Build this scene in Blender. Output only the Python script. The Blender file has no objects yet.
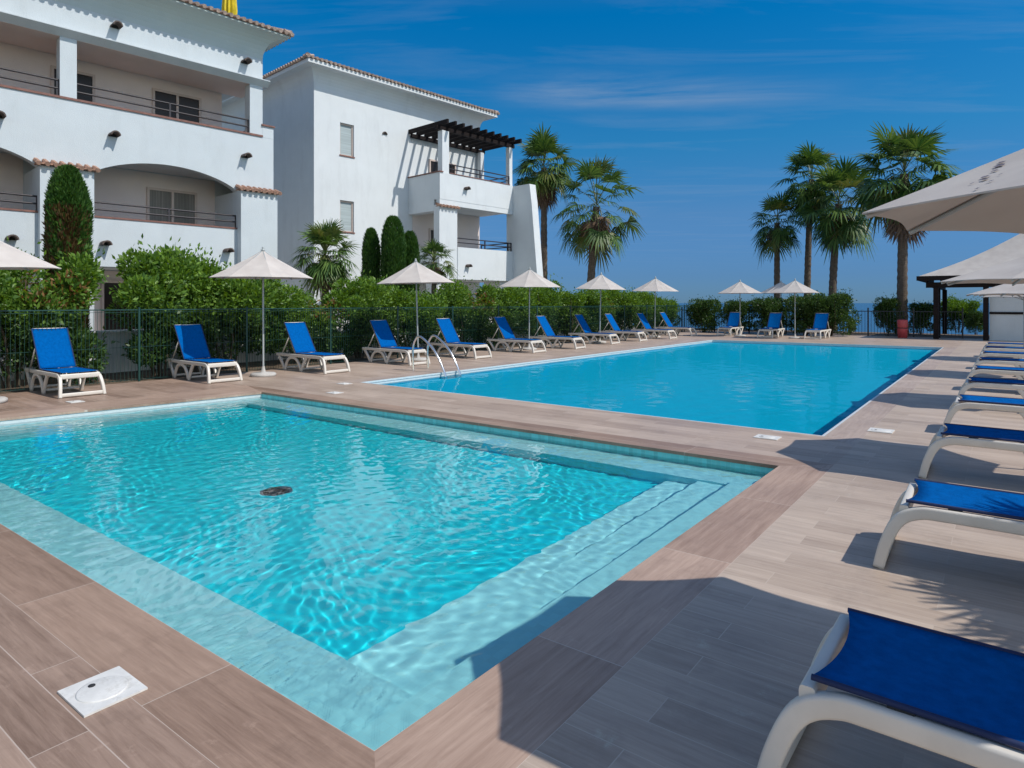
import bpy, math, random
import numpy as np
from mathutils import Vector, Matrix
R = math.radians
scene = bpy.context.scene
COL = scene.collection

# ------------------------------------------------------------------ frames
# world: X right, Y away from the viewer, Z up.  The pools lie in a frame turned 53.13 degrees:
# u runs along the long pool edges (away), n to the right of them.
def W(u, n): return (u*.6+n*.8, u*.8-n*.6)
POOL_ROT = math.atan2(.8, .6)
BLD_DIR = (.68, .733); BLD_ROT = math.atan2(BLD_DIR[1], BLD_DIR[0])
F, EYE, HY, CX = 656.0, 1.6, 303.0, 512.0
def at(px, depth): return ((px-CX)/F*depth, depth)     # ground plan measured on the photograph

# ------------------------------------------------------------------ mesh builder
class MB:
    def __init__(s): s.v=[]; s.f=[]; s.m=[]; s.sm=[]
    def add(s, vs, fs, mi=0, smooth=False):
        o=len(s.v); s.v.extend([tuple(p) for p in vs])
        for f in fs: s.f.append(tuple(i+o for i in f)); s.m.append(mi); s.sm.append(smooth)
    def box(s,x0,x1,y0,y1,z0,z1,mi=0):
        v=[(x,y,z) for z in (z0,z1) for y in (y0,y1) for x in (x0,x1)]
        s.add(v,[(0,2,3,1),(4,5,7,6),(0,1,5,4),(2,6,7,3),(0,4,6,2),(1,3,7,5)],mi)
    def quad(s,a,b,c,d,mi=0): s.add([a,b,c,d],[(0,1,2,3)],mi)
    def tube(s,path,r,n=8,mi=0,cap=True,smooth=True):
        P=[Vector(p) for p in path]; rs=r if hasattr(r,'__len__') else [r]*len(P)
        vs=[]; ref=None
        for i,p in enumerate(P):
            t=(P[min(i+1,len(P)-1)]-P[max(i-1,0)]).normalized()
            if ref is None:
                ref=Vector((0,0,1)) if abs(t.z)<.9 else Vector((1,0,0))
            a=t.cross(ref).normalized(); b=t.cross(a).normalized(); ref=-b if False else ref
            for k in range(n):
                th=2*math.pi*k/n; vs.append(p+(a*math.cos(th)+b*math.sin(th))*rs[i])
        fs=[]
        for i in range(len(P)-1):
            for k in range(n):
                k2=(k+1)%n; fs.append((i*n+k,i*n+k2,(i+1)*n+k2,(i+1)*n+k))
        s.add(vs,fs,mi,smooth)
        if cap:
            s.add(vs[:n],[tuple(range(n-1,-1,-1))],mi); s.add(vs[-n:],[tuple(range(n))],mi)
    def lathe(s,prof,n=20,mi=0,smooth=True,cx=0,cy=0):
        vs=[(cx+r*math.cos(2*math.pi*k/n),cy+r*math.sin(2*math.pi*k/n),z) for r,z in prof for k in range(n)]
        fs=[(i*n+k,i*n+(k+1)%n,(i+1)*n+(k+1)%n,(i+1)*n+k) for i in range(len(prof)-1) for k in range(n)]
        s.add(vs,fs,mi,smooth)
    def sweep(s,path,w,h,mi=0):
        """rounded rectangular section (w across y, h in the xz plane) along an xz path of (x,y,z)"""
        P=[Vector(p) for p in path]; vs=[]; sec=[]
        hs=h if hasattr(h,'__len__') else [h]*len(P)
        for a in range(12):
            th=2*math.pi*(a+.5)/12; c,d=math.cos(th),math.sin(th)
            k=.35
            sec.append((math.copysign(abs(c)**k,c)*.5,math.copysign(abs(d)**k,d)*.5))
        for i,p in enumerate(P):
            t=(P[min(i+1,len(P)-1)]-P[max(i-1,0)]).normalized()
            side=Vector((0,1,0)); nn=side.cross(t).normalized()
            side=t.cross(nn).normalized()
            for a,b in sec: vs.append(p+side*(a*w)+nn*(b*hs[i]))
        n=12; fs=[]
        for i in range(len(P)-1):
            for k in range(n):
                k2=(k+1)%n; fs.append((i*n+k,i*n+k2,(i+1)*n+k2,(i+1)*n+k))
        fs.append(tuple(range(n-1,-1,-1))); fs.append(tuple(range((len(P)-1)*n,len(P)*n)))
        s.add(vs,fs,mi,True)
    def ybar(s,x,y0,y1,z,w,h,mi=0):
        sec=[]
        for a in range(12):
            th=2*math.pi*(a+.5)/12; c,d=math.cos(th),math.sin(th)
            sec.append((math.copysign(abs(c)**.4,c)*.5*w,math.copysign(abs(d)**.4,d)*.5*h))
        vs=[(x+a,y,z+b) for y in (y0,y1) for a,b in sec]
        s.add(vs,[(k,(k+1)%12,12+(k+1)%12,12+k) for k in range(12)],mi,True)
        s.add(vs,[tuple(range(11,-1,-1)),tuple(range(12,24))],mi)
    def build(s,name,mats,parent=None):
        me=bpy.data.meshes.new(name); me.from_pydata(s.v,[],s.f)
        if not isinstance(mats,(list,tuple)): mats=[mats]
        for m in mats: me.materials.append(m)
        me.polygons.foreach_set('material_index',s.m); me.polygons.foreach_set('use_smooth',s.sm)
        me.update()
        return link(name,me,parent)
def link(name,me,parent=None):
    o=bpy.data.objects.new(name,me); COL.objects.link(o)
    if parent is not None: o.parent=parent
    return o
def np_mesh(name,V,Fq,mats,mi=None,smooth=False):
    """V (N,3), Fq (M,4) numpy"""
    me=bpy.data.meshes.new(name); me.vertices.add(len(V)); me.vertices.foreach_set('co',np.asarray(V,dtype=np.float32).ravel())
    k=Fq.shape[1]; me.loops.add(Fq.size); me.loops.foreach_set('vertex_index',Fq.astype(np.int32).ravel())
    me.polygons.add(len(Fq)); me.polygons.foreach_set('loop_start',np.arange(0,Fq.size,k,dtype=np.int32))
    if not isinstance(mats,(list,tuple)): mats=[mats]
    for m in mats: me.materials.append(m)
    if mi is not None: me.polygons.foreach_set('material_index',np.asarray(mi,dtype=np.int32))
    if smooth: me.polygons.foreach_set('use_smooth',np.ones(len(Fq),dtype=bool))
    me.update(calc_edges=True); me.validate(); return me
def tag(o,label,cat=None,group=None,kind=None):
    o['label']=label
    if cat: o['category']=cat
    if group: o['group']=group
    if kind: o['kind']=kind
    return o
def empty(name,loc,rz=0):
    o=bpy.data.objects.new(name,None); COL.objects.link(o); o.location=loc; o.rotation_euler=(0,0,rz); o.empty_display_size=.3
    return o
CH={}
def children(o): return [c for c in COL.objects if c.parent==o]
def copy_tree(o,parent=None):
    c=o.copy(); COL.objects.link(c); c.parent=parent
    for ch in children(o): copy_tree(ch,c)
    return c
def curve_pts(pts,n=6):
    out=[]; P=[np.array(p,float) for p in pts]
    for i in range(len(P)-1):
        p0=P[max(i-1,0)];p1=P[i];p2=P[i+1];p3=P[min(i+2,len(P)-1)]
        for k in range(n):
            t=k/n
            out.append(tuple(.5*((2*p1)+(-p0+p2)*t+(2*p0-5*p1+4*p2-p3)*t*t+(-p0+3*p1-3*p2+p3)*t**3)))
    out.append(tuple(P[-1])); return out

# ------------------------------------------------------------------ materials
def newmat(name):
    m=bpy.data.materials.new(name); m.use_nodes=True; nt=m.node_tree; nt.nodes.clear()
    out=nt.nodes.new('ShaderNodeOutputMaterial'); return m,nt,out
def N(nt,t,**kw):
    n=nt.nodes.new(t)
    for k,v in kw.items():
        if k.startswith('_'): setattr(n,k[1:],v)
        else:
            try: n.inputs[k].default_value=v
            except KeyError: n.inputs[k.replace('_',' ')].default_value=v
    return n
def rgba(c): return (c[0],c[1],c[2],1)
def mat(name,col,rough=.6,var=.12,scale=6.,bump=.0,bscale=40.,metal=0.,spec=.5,stretch=None,coord='Object',dirt=None):
    m,nt,out=newmat(name); L=nt.links.new
    p=N(nt,'ShaderNodeBsdfPrincipled'); p.inputs['Roughness'].default_value=rough; p.inputs['Metallic'].default_value=metal
    p.inputs['Specular IOR Level'].default_value=spec
    tc=N(nt,'ShaderNodeTexCoord'); mp=N(nt,'ShaderNodeMapping')
    if stretch: mp.inputs['Scale'].default_value=stretch
    L(tc.outputs[coord],mp.inputs['Vector'])
    nz=N(nt,'ShaderNodeTexNoise',Scale=scale,Detail=5.,Roughness=.6); L(mp.outputs[0],nz.inputs['Vector'])
    cr=N(nt,'ShaderNodeValToRGB'); e=cr.color_ramp.elements
    e[0].position=.3; e[1].position=.7
    e[0].color=rgba([c*(1-var) for c in col]); e[1].color=rgba([min(1,c*(1+var)) for c in col])
    L(nz.outputs['Fac'],cr.inputs['Fac']); csrc=cr.outputs['Color']
    if dirt:
        dcol,amt,dsc=dirt
        nd=N(nt,'ShaderNodeTexNoise',Scale=dsc,Detail=6.,Roughness=.7); mpd=N(nt,'ShaderNodeMapping'); mpd.inputs['Scale'].default_value=(1,1,.22 if name.endswith('stucco') else 1); L(tc.outputs[coord],mpd.inputs['Vector']); L(mpd.outputs[0],nd.inputs['Vector'])
        rr=N(nt,'ShaderNodeMapRange'); rr.inputs['From Min'].default_value=.52; rr.inputs['From Max'].default_value=.75; rr.inputs['To Max'].default_value=amt
        L(nd.outputs['Fac'],rr.inputs['Value'])
        mx=N(nt,'ShaderNodeMix',_data_type='RGBA'); L(rr.outputs[0],mx.inputs['Factor']); L(csrc,mx.inputs['A']); mx.inputs['B'].default_value=rgba(dcol); csrc=mx.outputs['Result']
    L(csrc,p.inputs['Base Color'])
    if bump>0:
        nb=N(nt,'ShaderNodeTexNoise',Scale=bscale,Detail=4.); L(mp.outputs[0],nb.inputs['Vector'])
        bp=N(nt,'ShaderNodeBump',Strength=bump,Distance=.02); L(nb.outputs['Fac'],bp.inputs['Height']); L(bp.outputs[0],p.inputs['Normal'])
    L(p.outputs[0],out.inputs[0]); return m
def leafmat(name,c1,c2,trans=.35,rough=.45):
    m,nt,out=newmat(name); L=nt.links.new
    g=N(nt,'ShaderNodeNewGeometry'); cr=N(nt,'ShaderNodeValToRGB'); e=cr.color_ramp.elements
    e[0].color=rgba(c1); e[1].color=rgba(c2); L(g.outputs['Random Per Island'],cr.inputs['Fac'])
    p=N(nt,'ShaderNodeBsdfPrincipled',Roughness=rough); p.inputs['Specular IOR Level'].default_value=.35
    L(cr.outputs[0],p.inputs['Base Color'])
    t=N(nt,'ShaderNodeBsdfTranslucent'); hs=N(nt,'ShaderNodeHueSaturation',Hue=.48,Saturation=1.15,Value=1.3); L(cr.outputs[0],hs.inputs['Color']); L(hs.outputs[0],t.inputs['Color'])
    mx=N(nt,'ShaderNodeMixShader'); mx.inputs[0].default_value=trans
    L(p.outputs[0],mx.inputs[1]); L(t.outputs[0],mx.inputs[2]); L(mx.outputs[0],out.inputs[0]); return m
def plankmat(name,c1,c2,grout,swap,bw=1.4,rh=.19,off=.5,shift=(0,0),rough=.42):
    """wood-look porcelain planks; local x = u, y = -n ; swap -> planks run along y"""
    m,nt,out=newmat(name); L=nt.links.new
    tc=N(nt,'ShaderNodeTexCoord'); sep=N(nt,'ShaderNodeSeparateXYZ'); L(tc.outputs['Object'],sep.inputs[0])
    cmb=N(nt,'ShaderNodeCombineXYZ')
    L(sep.outputs['Y' if swap else 'X'],cmb.inputs['X']); L(sep.outputs['X' if swap else 'Y'],cmb.inputs['Y'])
    mp=N(nt,'ShaderNodeMapping'); mp.inputs['Location'].default_value=(shift[0]+140,shift[1]+19*rh*10,0); L(cmb.outputs[0],mp.inputs['Vector'])
    def brick(a,b,gr,ms):
        t=N(nt,'ShaderNodeTexBrick'); t.offset=off; t.offset_frequency=2; t.squash=1
        t.inputs['Color1'].default_value=a; t.inputs['Color2'].default_value=b; t.inputs['Mortar'].default_value=gr
        t.inputs['Scale'].default_value=1; t.inputs['Mortar Size'].default_value=ms; t.inputs['Mortar Smooth'].default_value=.1
        t.inputs['Brick Width'].default_value=bw; t.inputs['Row Height'].default_value=rh; L(mp.outputs[0],t.inputs['Vector']); return t
    b=brick((0,0,0,1),(1,1,1,1),(.5,.5,.5,1),.0024)
    # wood grain: noise stretched along the plank, offset per plank
    add=N(nt,'ShaderNodeVectorMath',_operation='MULTIPLY_ADD'); L(b.outputs['Color'],add.inputs[0]); add.inputs[1].default_value=(17,31,5); L(mp.outputs[0],add.inputs[2])
    sc=N(nt,'ShaderNodeMapping'); sc.inputs['Scale'].default_value=(2.0,30,1); L(add.outputs[0],sc.inputs['Vector'])
    nz=N(nt,'ShaderNodeTexNoise',Scale=1.,Detail=11.,Roughness=.72,Distortion=.5); L(sc.outputs[0],nz.inputs['Vector'])
    n2=N(nt,'ShaderNodeTexNoise',Scale=1.1,Detail=4.); L(mp.outputs[0],n2.inputs['Vector'])
    a1=N(nt,'ShaderNodeMath',_operation='MULTIPLY_ADD'); L(nz.outputs['Fac'],a1.inputs[0]); a1.inputs[1].default_value=1.0; 
    bb=N(nt,'ShaderNodeMath',_operation='MULTIPLY_ADD'); L(b.outputs['Color'],bb.inputs[0]); bb.inputs[1].default_value=.28; bb.inputs[2].default_value=-.30
    L(bb.outputs[0],a1.inputs[2])
    a2=N(nt,'ShaderNodeMath',_operation='MULTIPLY_ADD'); L(n2.outputs['Fac'],a2.inputs[0]); a2.inputs[1].default_value=.45; L(a1.outputs[0],a2.inputs[2])
    cr=N(nt,'ShaderNodeValToRGB'); e=cr.color_ramp.elements; e[0].position=.28; e[1].position=.86; e[0].color=rgba(c1); e[1].color=rgba(c2)
    L(a2.outputs[0],cr.inputs['Fac'])
    n4=N(nt,'ShaderNodeTexNoise',Scale=2.3,Detail=9.,Roughness=.7); L(tc.outputs['Object'],n4.inputs['Vector'])
    m4=N(nt,'ShaderNodeMapRange'); m4.inputs['From Min'].default_value=.54; m4.inputs['From Max'].default_value=.72; m4.inputs['To Max'].default_value=.38; L(n4.outputs['Fac'],m4.inputs['Value'])
    dm=N(nt,'ShaderNodeMix',_data_type='RGBA'); L(m4.outputs[0],dm.inputs['Factor']); L(cr.outputs[0],dm.inputs['A']); dm.inputs['B'].default_value=rgba([x*.62 for x in c1])
    n5=N(nt,'ShaderNodeTexNoise',Scale=5.5,Detail=8.,Roughness=.75); L(tc.outputs['Object'],n5.inputs['Vector'])
    m5=N(nt,'ShaderNodeMapRange'); m5.inputs['From Min'].default_value=.60; m5.inputs['From Max'].default_value=.74; m5.inputs['To Max'].default_value=.45; L(n5.outputs['Fac'],m5.inputs['Value'])
    dm2=N(nt,'ShaderNodeMix',_data_type='RGBA'); L(m5.outputs[0],dm2.inputs['Factor']); L(dm.outputs['Result'],dm2.inputs['A']); dm2.inputs['B'].default_value=rgba([min(.6,x*1.25+.05) for x in c2])
    mx=N(nt,'ShaderNodeMix',_data_type='RGBA'); L(b.outputs['Fac'],mx.inputs['Factor']); L(dm2.outputs['Result'],mx.inputs['A']); mx.inputs['B'].default_value=rgba(grout)
    p=N(nt,'ShaderNodeBsdfPrincipled',Roughness=rough); L(mx.outputs['Result'],p.inputs['Base Color']); p.inputs['Specular IOR Level'].default_value=.35
    rr=N(nt,'ShaderNodeMapRange'); rr.inputs['To Min'].default_value=rough-.1; rr.inputs['To Max'].default_value=rough+.2; L(n2.outputs['Fac'],rr.inputs['Value']); L(rr.outputs[0],p.inputs['Roughness'])
    hm=N(nt,'ShaderNodeMath',_operation='MULTIPLY_ADD'); L(b.outputs['Fac'],hm.inputs[0]); hm.inputs[1].default_value=-.6; L(nz.outputs['Fac'],hm.inputs[2])
    bp=N(nt,'ShaderNodeBump',Strength=.25,Distance=.004); L(hm.outputs[0],bp.inputs['Height']); L(bp.outputs[0],p.inputs['Normal'])
    L(p.outputs[0],out.inputs[0]); return m
def tilemat(name,c,grout,size=.05,var=.25,rough=.35):
    m,nt,out=newmat(name); L=nt.links.new
    tc=N(nt,'ShaderNodeTexCoord')
    b=N(nt,'ShaderNodeTexBrick'); b.offset=0
    b.inputs['Color1'].default_value=rgba([x*(1-var) for x in c]); b.inputs['Color2'].default_value=rgba([min(1,x*(1+var)) for x in c]); b.inputs['Mortar'].default_value=rgba(grout)
    b.inputs['Scale'].default_value=1; b.inputs['Brick Width'].default_value=size; b.inputs['Row Height'].default_value=size; b.inputs['Mortar Size'].default_value=.002
    L(tc.outputs['Object'],b.inputs['Vector'])
    p=N(nt,'ShaderNodeBsdfPrincipled',Roughness=rough); L(b.outputs['Color'],p.inputs['Base Color']); L(p.outputs[0],out.inputs[0]); return m
def stucco(name,col,**k): return mat(name,col,rough=.9,var=.035,scale=1.2,bump=.35,bscale=55,spec=.2,**k)

M={}
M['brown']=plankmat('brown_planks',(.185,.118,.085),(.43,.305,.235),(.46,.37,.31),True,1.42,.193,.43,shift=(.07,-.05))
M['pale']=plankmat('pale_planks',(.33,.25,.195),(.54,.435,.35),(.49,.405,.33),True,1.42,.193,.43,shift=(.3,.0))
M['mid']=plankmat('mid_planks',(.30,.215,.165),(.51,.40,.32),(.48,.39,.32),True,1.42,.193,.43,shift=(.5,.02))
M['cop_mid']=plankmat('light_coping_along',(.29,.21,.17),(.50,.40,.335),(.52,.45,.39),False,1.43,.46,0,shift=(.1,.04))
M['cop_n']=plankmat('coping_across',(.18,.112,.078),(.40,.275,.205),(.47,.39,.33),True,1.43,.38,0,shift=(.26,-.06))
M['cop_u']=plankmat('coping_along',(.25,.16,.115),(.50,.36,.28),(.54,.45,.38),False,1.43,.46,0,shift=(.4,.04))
M['white_wall']=stucco('white_stucco',(.75,.76,.755),dirt=((.55,.56,.55),.45,1.9))
M['b2_wall']=stucco('bright_white_stucco',(.655,.685,.70),dirt=((.52,.54,.55),.5,1.9))
M['cool_wall']=stucco('cool_white_stucco',(.56,.61,.64),dirt=((.47,.51,.53),.5,1.9))
M['cream_wall']=stucco('cream_stucco',(.72,.63,.59))
M['soffit']=stucco('soffit_plaster',(.52,.58,.57))
M['terracotta']=mat('terracotta',(.36,.21,.15),.8,.4,9,.2,20)
M['terra_floor']=mat('loggia_floor_tile',(.46,.27,.20),.6,.15,4)
M['roof_tile']=mat('weathered_roof_tile',(.36,.27,.22),.85,.45,7,.3,15)
M['spout']=mat('dark_clay_spout',(.10,.075,.065),.85,.3,9)
M['dark_wood']=mat('dark_stained_wood',(.016,.012,.012),.7,.35,3,.2,30,spec=.12,stretch=(1,1,8))
M['dark_metal']=mat('dark_railing_paint',(.03,.026,.032),.45,.1)
M['red_sill']=mat('terracotta_coping',(.20,.095,.075),.7,.25,8)
M['winframe']=mat('window_frame_paint',(.55,.45,.40),.5,.06)
M['glass']=mat('dark_window_glass',(.022,.016,.014),.25,.3,.8,spec=.25)
M['curtain']=mat('grey_curtain',(.22,.21,.19),.9,.35,14,stretch=(1.2,1,.02))
M['shutter']=mat('pale_blind',(.36,.42,.43),.7,.2,20,stretch=(.02,.02,1.5))
M['plastic']=mat('white_resin',(.66,.615,.55),.38,.05,5,dirt=((.5,.46,.4),.3,4))
M['sling']=mat('blue_mesh_fabric',(.0,.098,.35),.85,.16,24,.4,420,spec=.03)
M['hem']=mat('dark_blue_hem',(.004,.016,.075),.7,.1)
M['steel']=mat('polished_steel',(.75,.75,.75),.18,.04,metal=1)
M['pole']=mat('white_pole_paint',(.36,.39,.39),.4,.05)
M['graypole']=mat('grey_pole_paint',(.42,.43,.43),.4,.05)
M['concrete']=mat('concrete',(.45,.43,.40),.9,.15,10,.2)
M['fence']=mat('green_fence_paint',(.008,.050,.043),.45,.1)
M['black_fence']=mat('dark_fence_paint',(.015,.02,.03),.5,.1)
M['lid']=mat('white_plastic_lid',(.66,.65,.62),.5,.10,14,dirt=((.36,.34,.30),.65,16))
M['dark_hole']=mat('dark_recess',(.02,.02,.022),.8,.1)
M['red']=mat('red_paint',(.50,.07,.075),.45,.15)
M['yellow']=mat('yellow_fabric',(.62,.50,.03),.8,.2)
M['soil']=mat('garden_soil',(.12,.085,.055),.95,.4,3,.5,12)
M['bounce_paving']=mat('pale_bounce_paving',(.52,.46,.40),.9,.15,2,.2,20)  # pale ground added to bounce sunlight onto the shaded walls
M['grass']=mat('short_grass',(.05,.085,.025),.9,.4,8,.6,60)
M['bark']=mat('palm_bark',(.13,.10,.075),.95,.4,6,.8,25,stretch=(1,1,3))
M['stem']=mat('shrub_stem',(.10,.075,.05),.9,.3,10)
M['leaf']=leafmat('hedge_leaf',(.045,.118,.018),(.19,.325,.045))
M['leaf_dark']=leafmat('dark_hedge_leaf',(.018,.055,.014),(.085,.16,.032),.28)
M['leaf_red']=leafmat('reddish_new_leaf',(.12,.08,.02),(.28,.14,.05))
M['cypress']=leafmat('cypress_leaf',(.020,.070,.014),(.075,.165,.028),.25)
M['cypress_brown']=leafmat('dry_cypress_leaf',(.07,.035,.018),(.13,.085,.03),.2)
M['palm_leaf']=leafmat('palm_leaf',(.026,.075,.018),(.13,.215,.048),.26)
M['palm_yellow']=leafmat('yellowing_palm_leaf',(.09,.14,.03),(.19,.20,.06),.25)
M['palm_dry']=leafmat('dry_palm_leaf',(.12,.075,.05),(.24,.16,.105),.2)
M['petiole']=mat('palm_petiole',(.13,.15,.05),.6,.2)
M['basin_floor']=tilemat('pool_floor_mosaic',(.012,.70,.80),(.02,.70,.80),.05,.04)
M['basin_ledge']=tilemat('pool_ledge_mosaic',(.43,.86,.88),(.44,.85,.86),.05,.05)
M['basin_wall']=tilemat('pool_wall_mosaic',(.16,.60,.62),(.25,.62,.62),.05,.12)
M['basin_blue']=tilemat('large_pool_mosaic',(.0,.49,.715),(.01,.49,.715),.05,.04)
M['rim_tile']=mat('white_waterline_tile',(.58,.64,.65),.35,.08,20)
def canopymat():
    m,nt,out=newmat('canopy_fabric'); L=nt.links.new
    tc=N(nt,'ShaderNodeTexCoord'); nz=N(nt,'ShaderNodeTexNoise',Scale=3.,Detail=5.); L(tc.outputs['Object'],nz.inputs['Vector'])
    cr=N(nt,'ShaderNodeValToRGB'); e=cr.color_ramp.elements; e[0].position=.3;e[1].position=.7; e[0].color=(.60,.545,.51,1); e[1].color=(.70,.65,.61,1); L(nz.outputs['Fac'],cr.inputs['Fac'])
    w=N(nt,'ShaderNodeTexNoise',Scale=260.,Detail=2.); L(tc.outputs['Object'],w.inputs['Vector'])
    bp=N(nt,'ShaderNodeBump',Strength=.12,Distance=.003); L(w.outputs['Fac'],bp.inputs['Height'])
    d=N(nt,'ShaderNodeBsdfDiffuse',Roughness=.5); L(cr.outputs[0],d.inputs['Color']); L(bp.outputs[0],d.inputs['Normal'])
    t=N(nt,'ShaderNodeBsdfTranslucent'); t.inputs['Color'].default_value=(.50,.38,.27,1)
    mx=N(nt,'ShaderNodeMixShader'); mx.inputs[0].default_value=.16; L(d.outputs[0],mx.inputs[1]); L(t.outputs[0],mx.inputs[2]); L(mx.outputs[0],out.inputs[0]); return m
M['canopy']=canopymat()
M['canopy_mark']=mat('dark_canopy_print',(.13,.115,.14),.8,.3,30)
def watermat(name,tint,refl,rough=0.):
    """refraction plus the surface reflection, dimmed as through the polarising filter of the photograph"""
    m,nt,out=newmat(name); L=nt.links.new
    r=N(nt,'ShaderNodeBsdfRefraction',Roughness=rough,IOR=1.33); r.inputs['Color'].default_value=rgba(tint)
    g=N(nt,'ShaderNodeBsdfGlossy',Roughness=max(rough,.02)); g.inputs['Color'].default_value=(1,1,1,1)
    f=N(nt,'ShaderNodeFresnel',IOR=1.33); k=N(nt,'ShaderNodeMath',_operation='MULTIPLY'); k.inputs[1].default_value=refl; L(f.outputs[0],k.inputs[0])
    mx=N(nt,'ShaderNodeMixShader'); L(k.outputs[0],mx.inputs[0]); L(r.outputs[0],mx.inputs[1]); L(g.outputs[0],mx.inputs[2]); L(mx.outputs[0],out.inputs[0]); return m
M['water']=watermat('clear_pool_water',(.90,.99,1.0),1.0)
M['water_blue']=watermat('blue_pool_water',(.85,.985,1.0),.22)
def seamat():
    m,nt,out=newmat('sea_water'); L=nt.links.new
    p=N(nt,'ShaderNodeBsdfPrincipled',Roughness=.22); p.inputs['Base Color'].default_value=(.010,.055,.115,1)
    tc=N(nt,'ShaderNodeTexCoord'); mp=N(nt,'ShaderNodeMapping'); mp.inputs['Scale'].default_value=(.05,.12,.1); L(tc.outputs['Object'],mp.inputs['Vector'])
    nz=N(nt,'ShaderNodeTexNoise',Scale=1.,Detail=8.); L(mp.outputs[0],nz.inputs['Vector'])
    bp=N(nt,'ShaderNodeBump',Strength=.5,Distance=1.5); L(nz.outputs['Fac'],bp.inputs['Height']); L(bp.outputs[0],p.inputs['Normal']); L(p.outputs[0],out.inputs[0]); return m
M['sea']=seamat()

# ------------------------------------------------------------------ camera, sun, sky
cam=bpy.data.cameras.new('camera'); cam.lens=F/1024*36; cam.sensor_width=36; cam.shift_y=-(384-HY)/1024; cam.clip_start=.05; cam.clip_end=80000
co=bpy.data.objects.new('camera',cam); COL.objects.link(co); co.location=(0,0,EYE); co.rotation_euler=(R(90),0,0); scene.camera=co
TS=Vector((.76,-.33,1.0)).normalized()
sl=bpy.data.lights.new('sun','SUN'); sl.energy=3.9; sl.angle=R(.5); sl.color=(1,.955,.88)
so=bpy.data.objects.new('sun',sl); COL.objects.link(so); so.location=(30,-10,40); so.rotation_euler=TS.to_track_quat('Z','Y').to_euler()
try: sl.cycles.is_caustics_light=True
except Exception: pass
wd=bpy.data.worlds.new('World'); scene.world=wd; wd.use_nodes=True; nt=wd.node_tree; nt.nodes.clear(); L=nt.links.new
wo=N(nt,'ShaderNodeOutputWorld'); bg=N(nt,'ShaderNodeBackground',Strength=.10)
sky=N(nt,'ShaderNodeTexSky'); sky.sky_type='NISHITA'; sky.sun_disc=False; sky.sun_elevation=math.asin(TS.z); sky.sun_rotation=math.atan2(TS.x,TS.y)
sky.air_density=1.0; sky.dust_density=.1; sky.ozone_density=1.5; sky.altitude=0
# the photograph's deep polarised blue: the Nishita sky filtered by elevation and raised overhead to add shade fill
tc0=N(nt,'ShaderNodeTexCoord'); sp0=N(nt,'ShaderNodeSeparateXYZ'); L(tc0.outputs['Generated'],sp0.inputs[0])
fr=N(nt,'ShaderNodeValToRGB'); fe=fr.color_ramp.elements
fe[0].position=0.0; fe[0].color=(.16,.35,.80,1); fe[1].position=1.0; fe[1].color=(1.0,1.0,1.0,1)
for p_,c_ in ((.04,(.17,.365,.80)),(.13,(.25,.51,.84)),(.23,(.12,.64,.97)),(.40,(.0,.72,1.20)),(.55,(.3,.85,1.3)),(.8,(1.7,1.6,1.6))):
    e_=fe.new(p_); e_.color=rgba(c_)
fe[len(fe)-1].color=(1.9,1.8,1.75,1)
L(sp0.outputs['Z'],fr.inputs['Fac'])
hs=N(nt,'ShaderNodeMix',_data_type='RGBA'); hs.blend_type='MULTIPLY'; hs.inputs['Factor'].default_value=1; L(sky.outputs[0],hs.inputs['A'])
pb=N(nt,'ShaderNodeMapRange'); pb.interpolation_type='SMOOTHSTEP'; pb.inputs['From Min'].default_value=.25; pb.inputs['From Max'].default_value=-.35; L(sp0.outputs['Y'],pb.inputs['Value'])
fm=N(nt,'ShaderNodeMix',_data_type='RGBA'); L(pb.outputs[0],fm.inputs['Factor']); L(fr.outputs[0],fm.inputs['A']); fm.inputs['B'].default_value=(2.0,1.75,1.55,1)  # sky behind the viewer brightened, added fill for shaded walls and deck
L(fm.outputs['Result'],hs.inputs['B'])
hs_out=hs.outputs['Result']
# thin cirrus, laid on a far flat sheet of sky
tc=N(nt,'ShaderNodeTexCoord'); sp=N(nt,'ShaderNodeSeparateXYZ'); L(tc.outputs['Generated'],sp.inputs[0])
zc=N(nt,'ShaderNodeMath',_operation='MAXIMUM'); L(sp.outputs['Z'],zc.inputs[0]); zc.inputs[1].default_value=.02
dx=N(nt,'ShaderNodeMath',_operation='DIVIDE'); L(sp.outputs['X'],dx.inputs[0]); L(zc.outputs[0],dx.inputs[1])
dy=N(nt,'ShaderNodeMath',_operation='DIVIDE'); L(sp.outputs['Y'],dy.inputs[0]); L(zc.outputs[0],dy.inputs[1])
cb=N(nt,'ShaderNodeCombineXYZ'); L(dx.outputs[0],cb.inputs['X']); L(dy.outputs[0],cb.inputs['Y'])
mp=N(nt,'ShaderNodeMapping'); mp.inputs['Scale'].default_value=(.55,1.9,1); mp.inputs['Location'].default_value=(3.1,.4,0); mp.inputs['Rotation'].default_value=(0,0,R(6)); L(cb.outputs[0],mp.inputs['Vector'])
nz=N(nt,'ShaderNodeTexNoise',Scale=1.1,Detail=9.,Roughness=.62,Distortion=.5); L(mp.outputs[0],nz.inputs['Vector'])
mr=N(nt,'ShaderNodeMapRange'); mr.inputs['From Min'].default_value=.50; mr.inputs['From Max'].default_value=.82; mr.inputs['To Max'].default_value=.5; L(nz.outputs['Fac'],mr.inputs['Value'])
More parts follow.
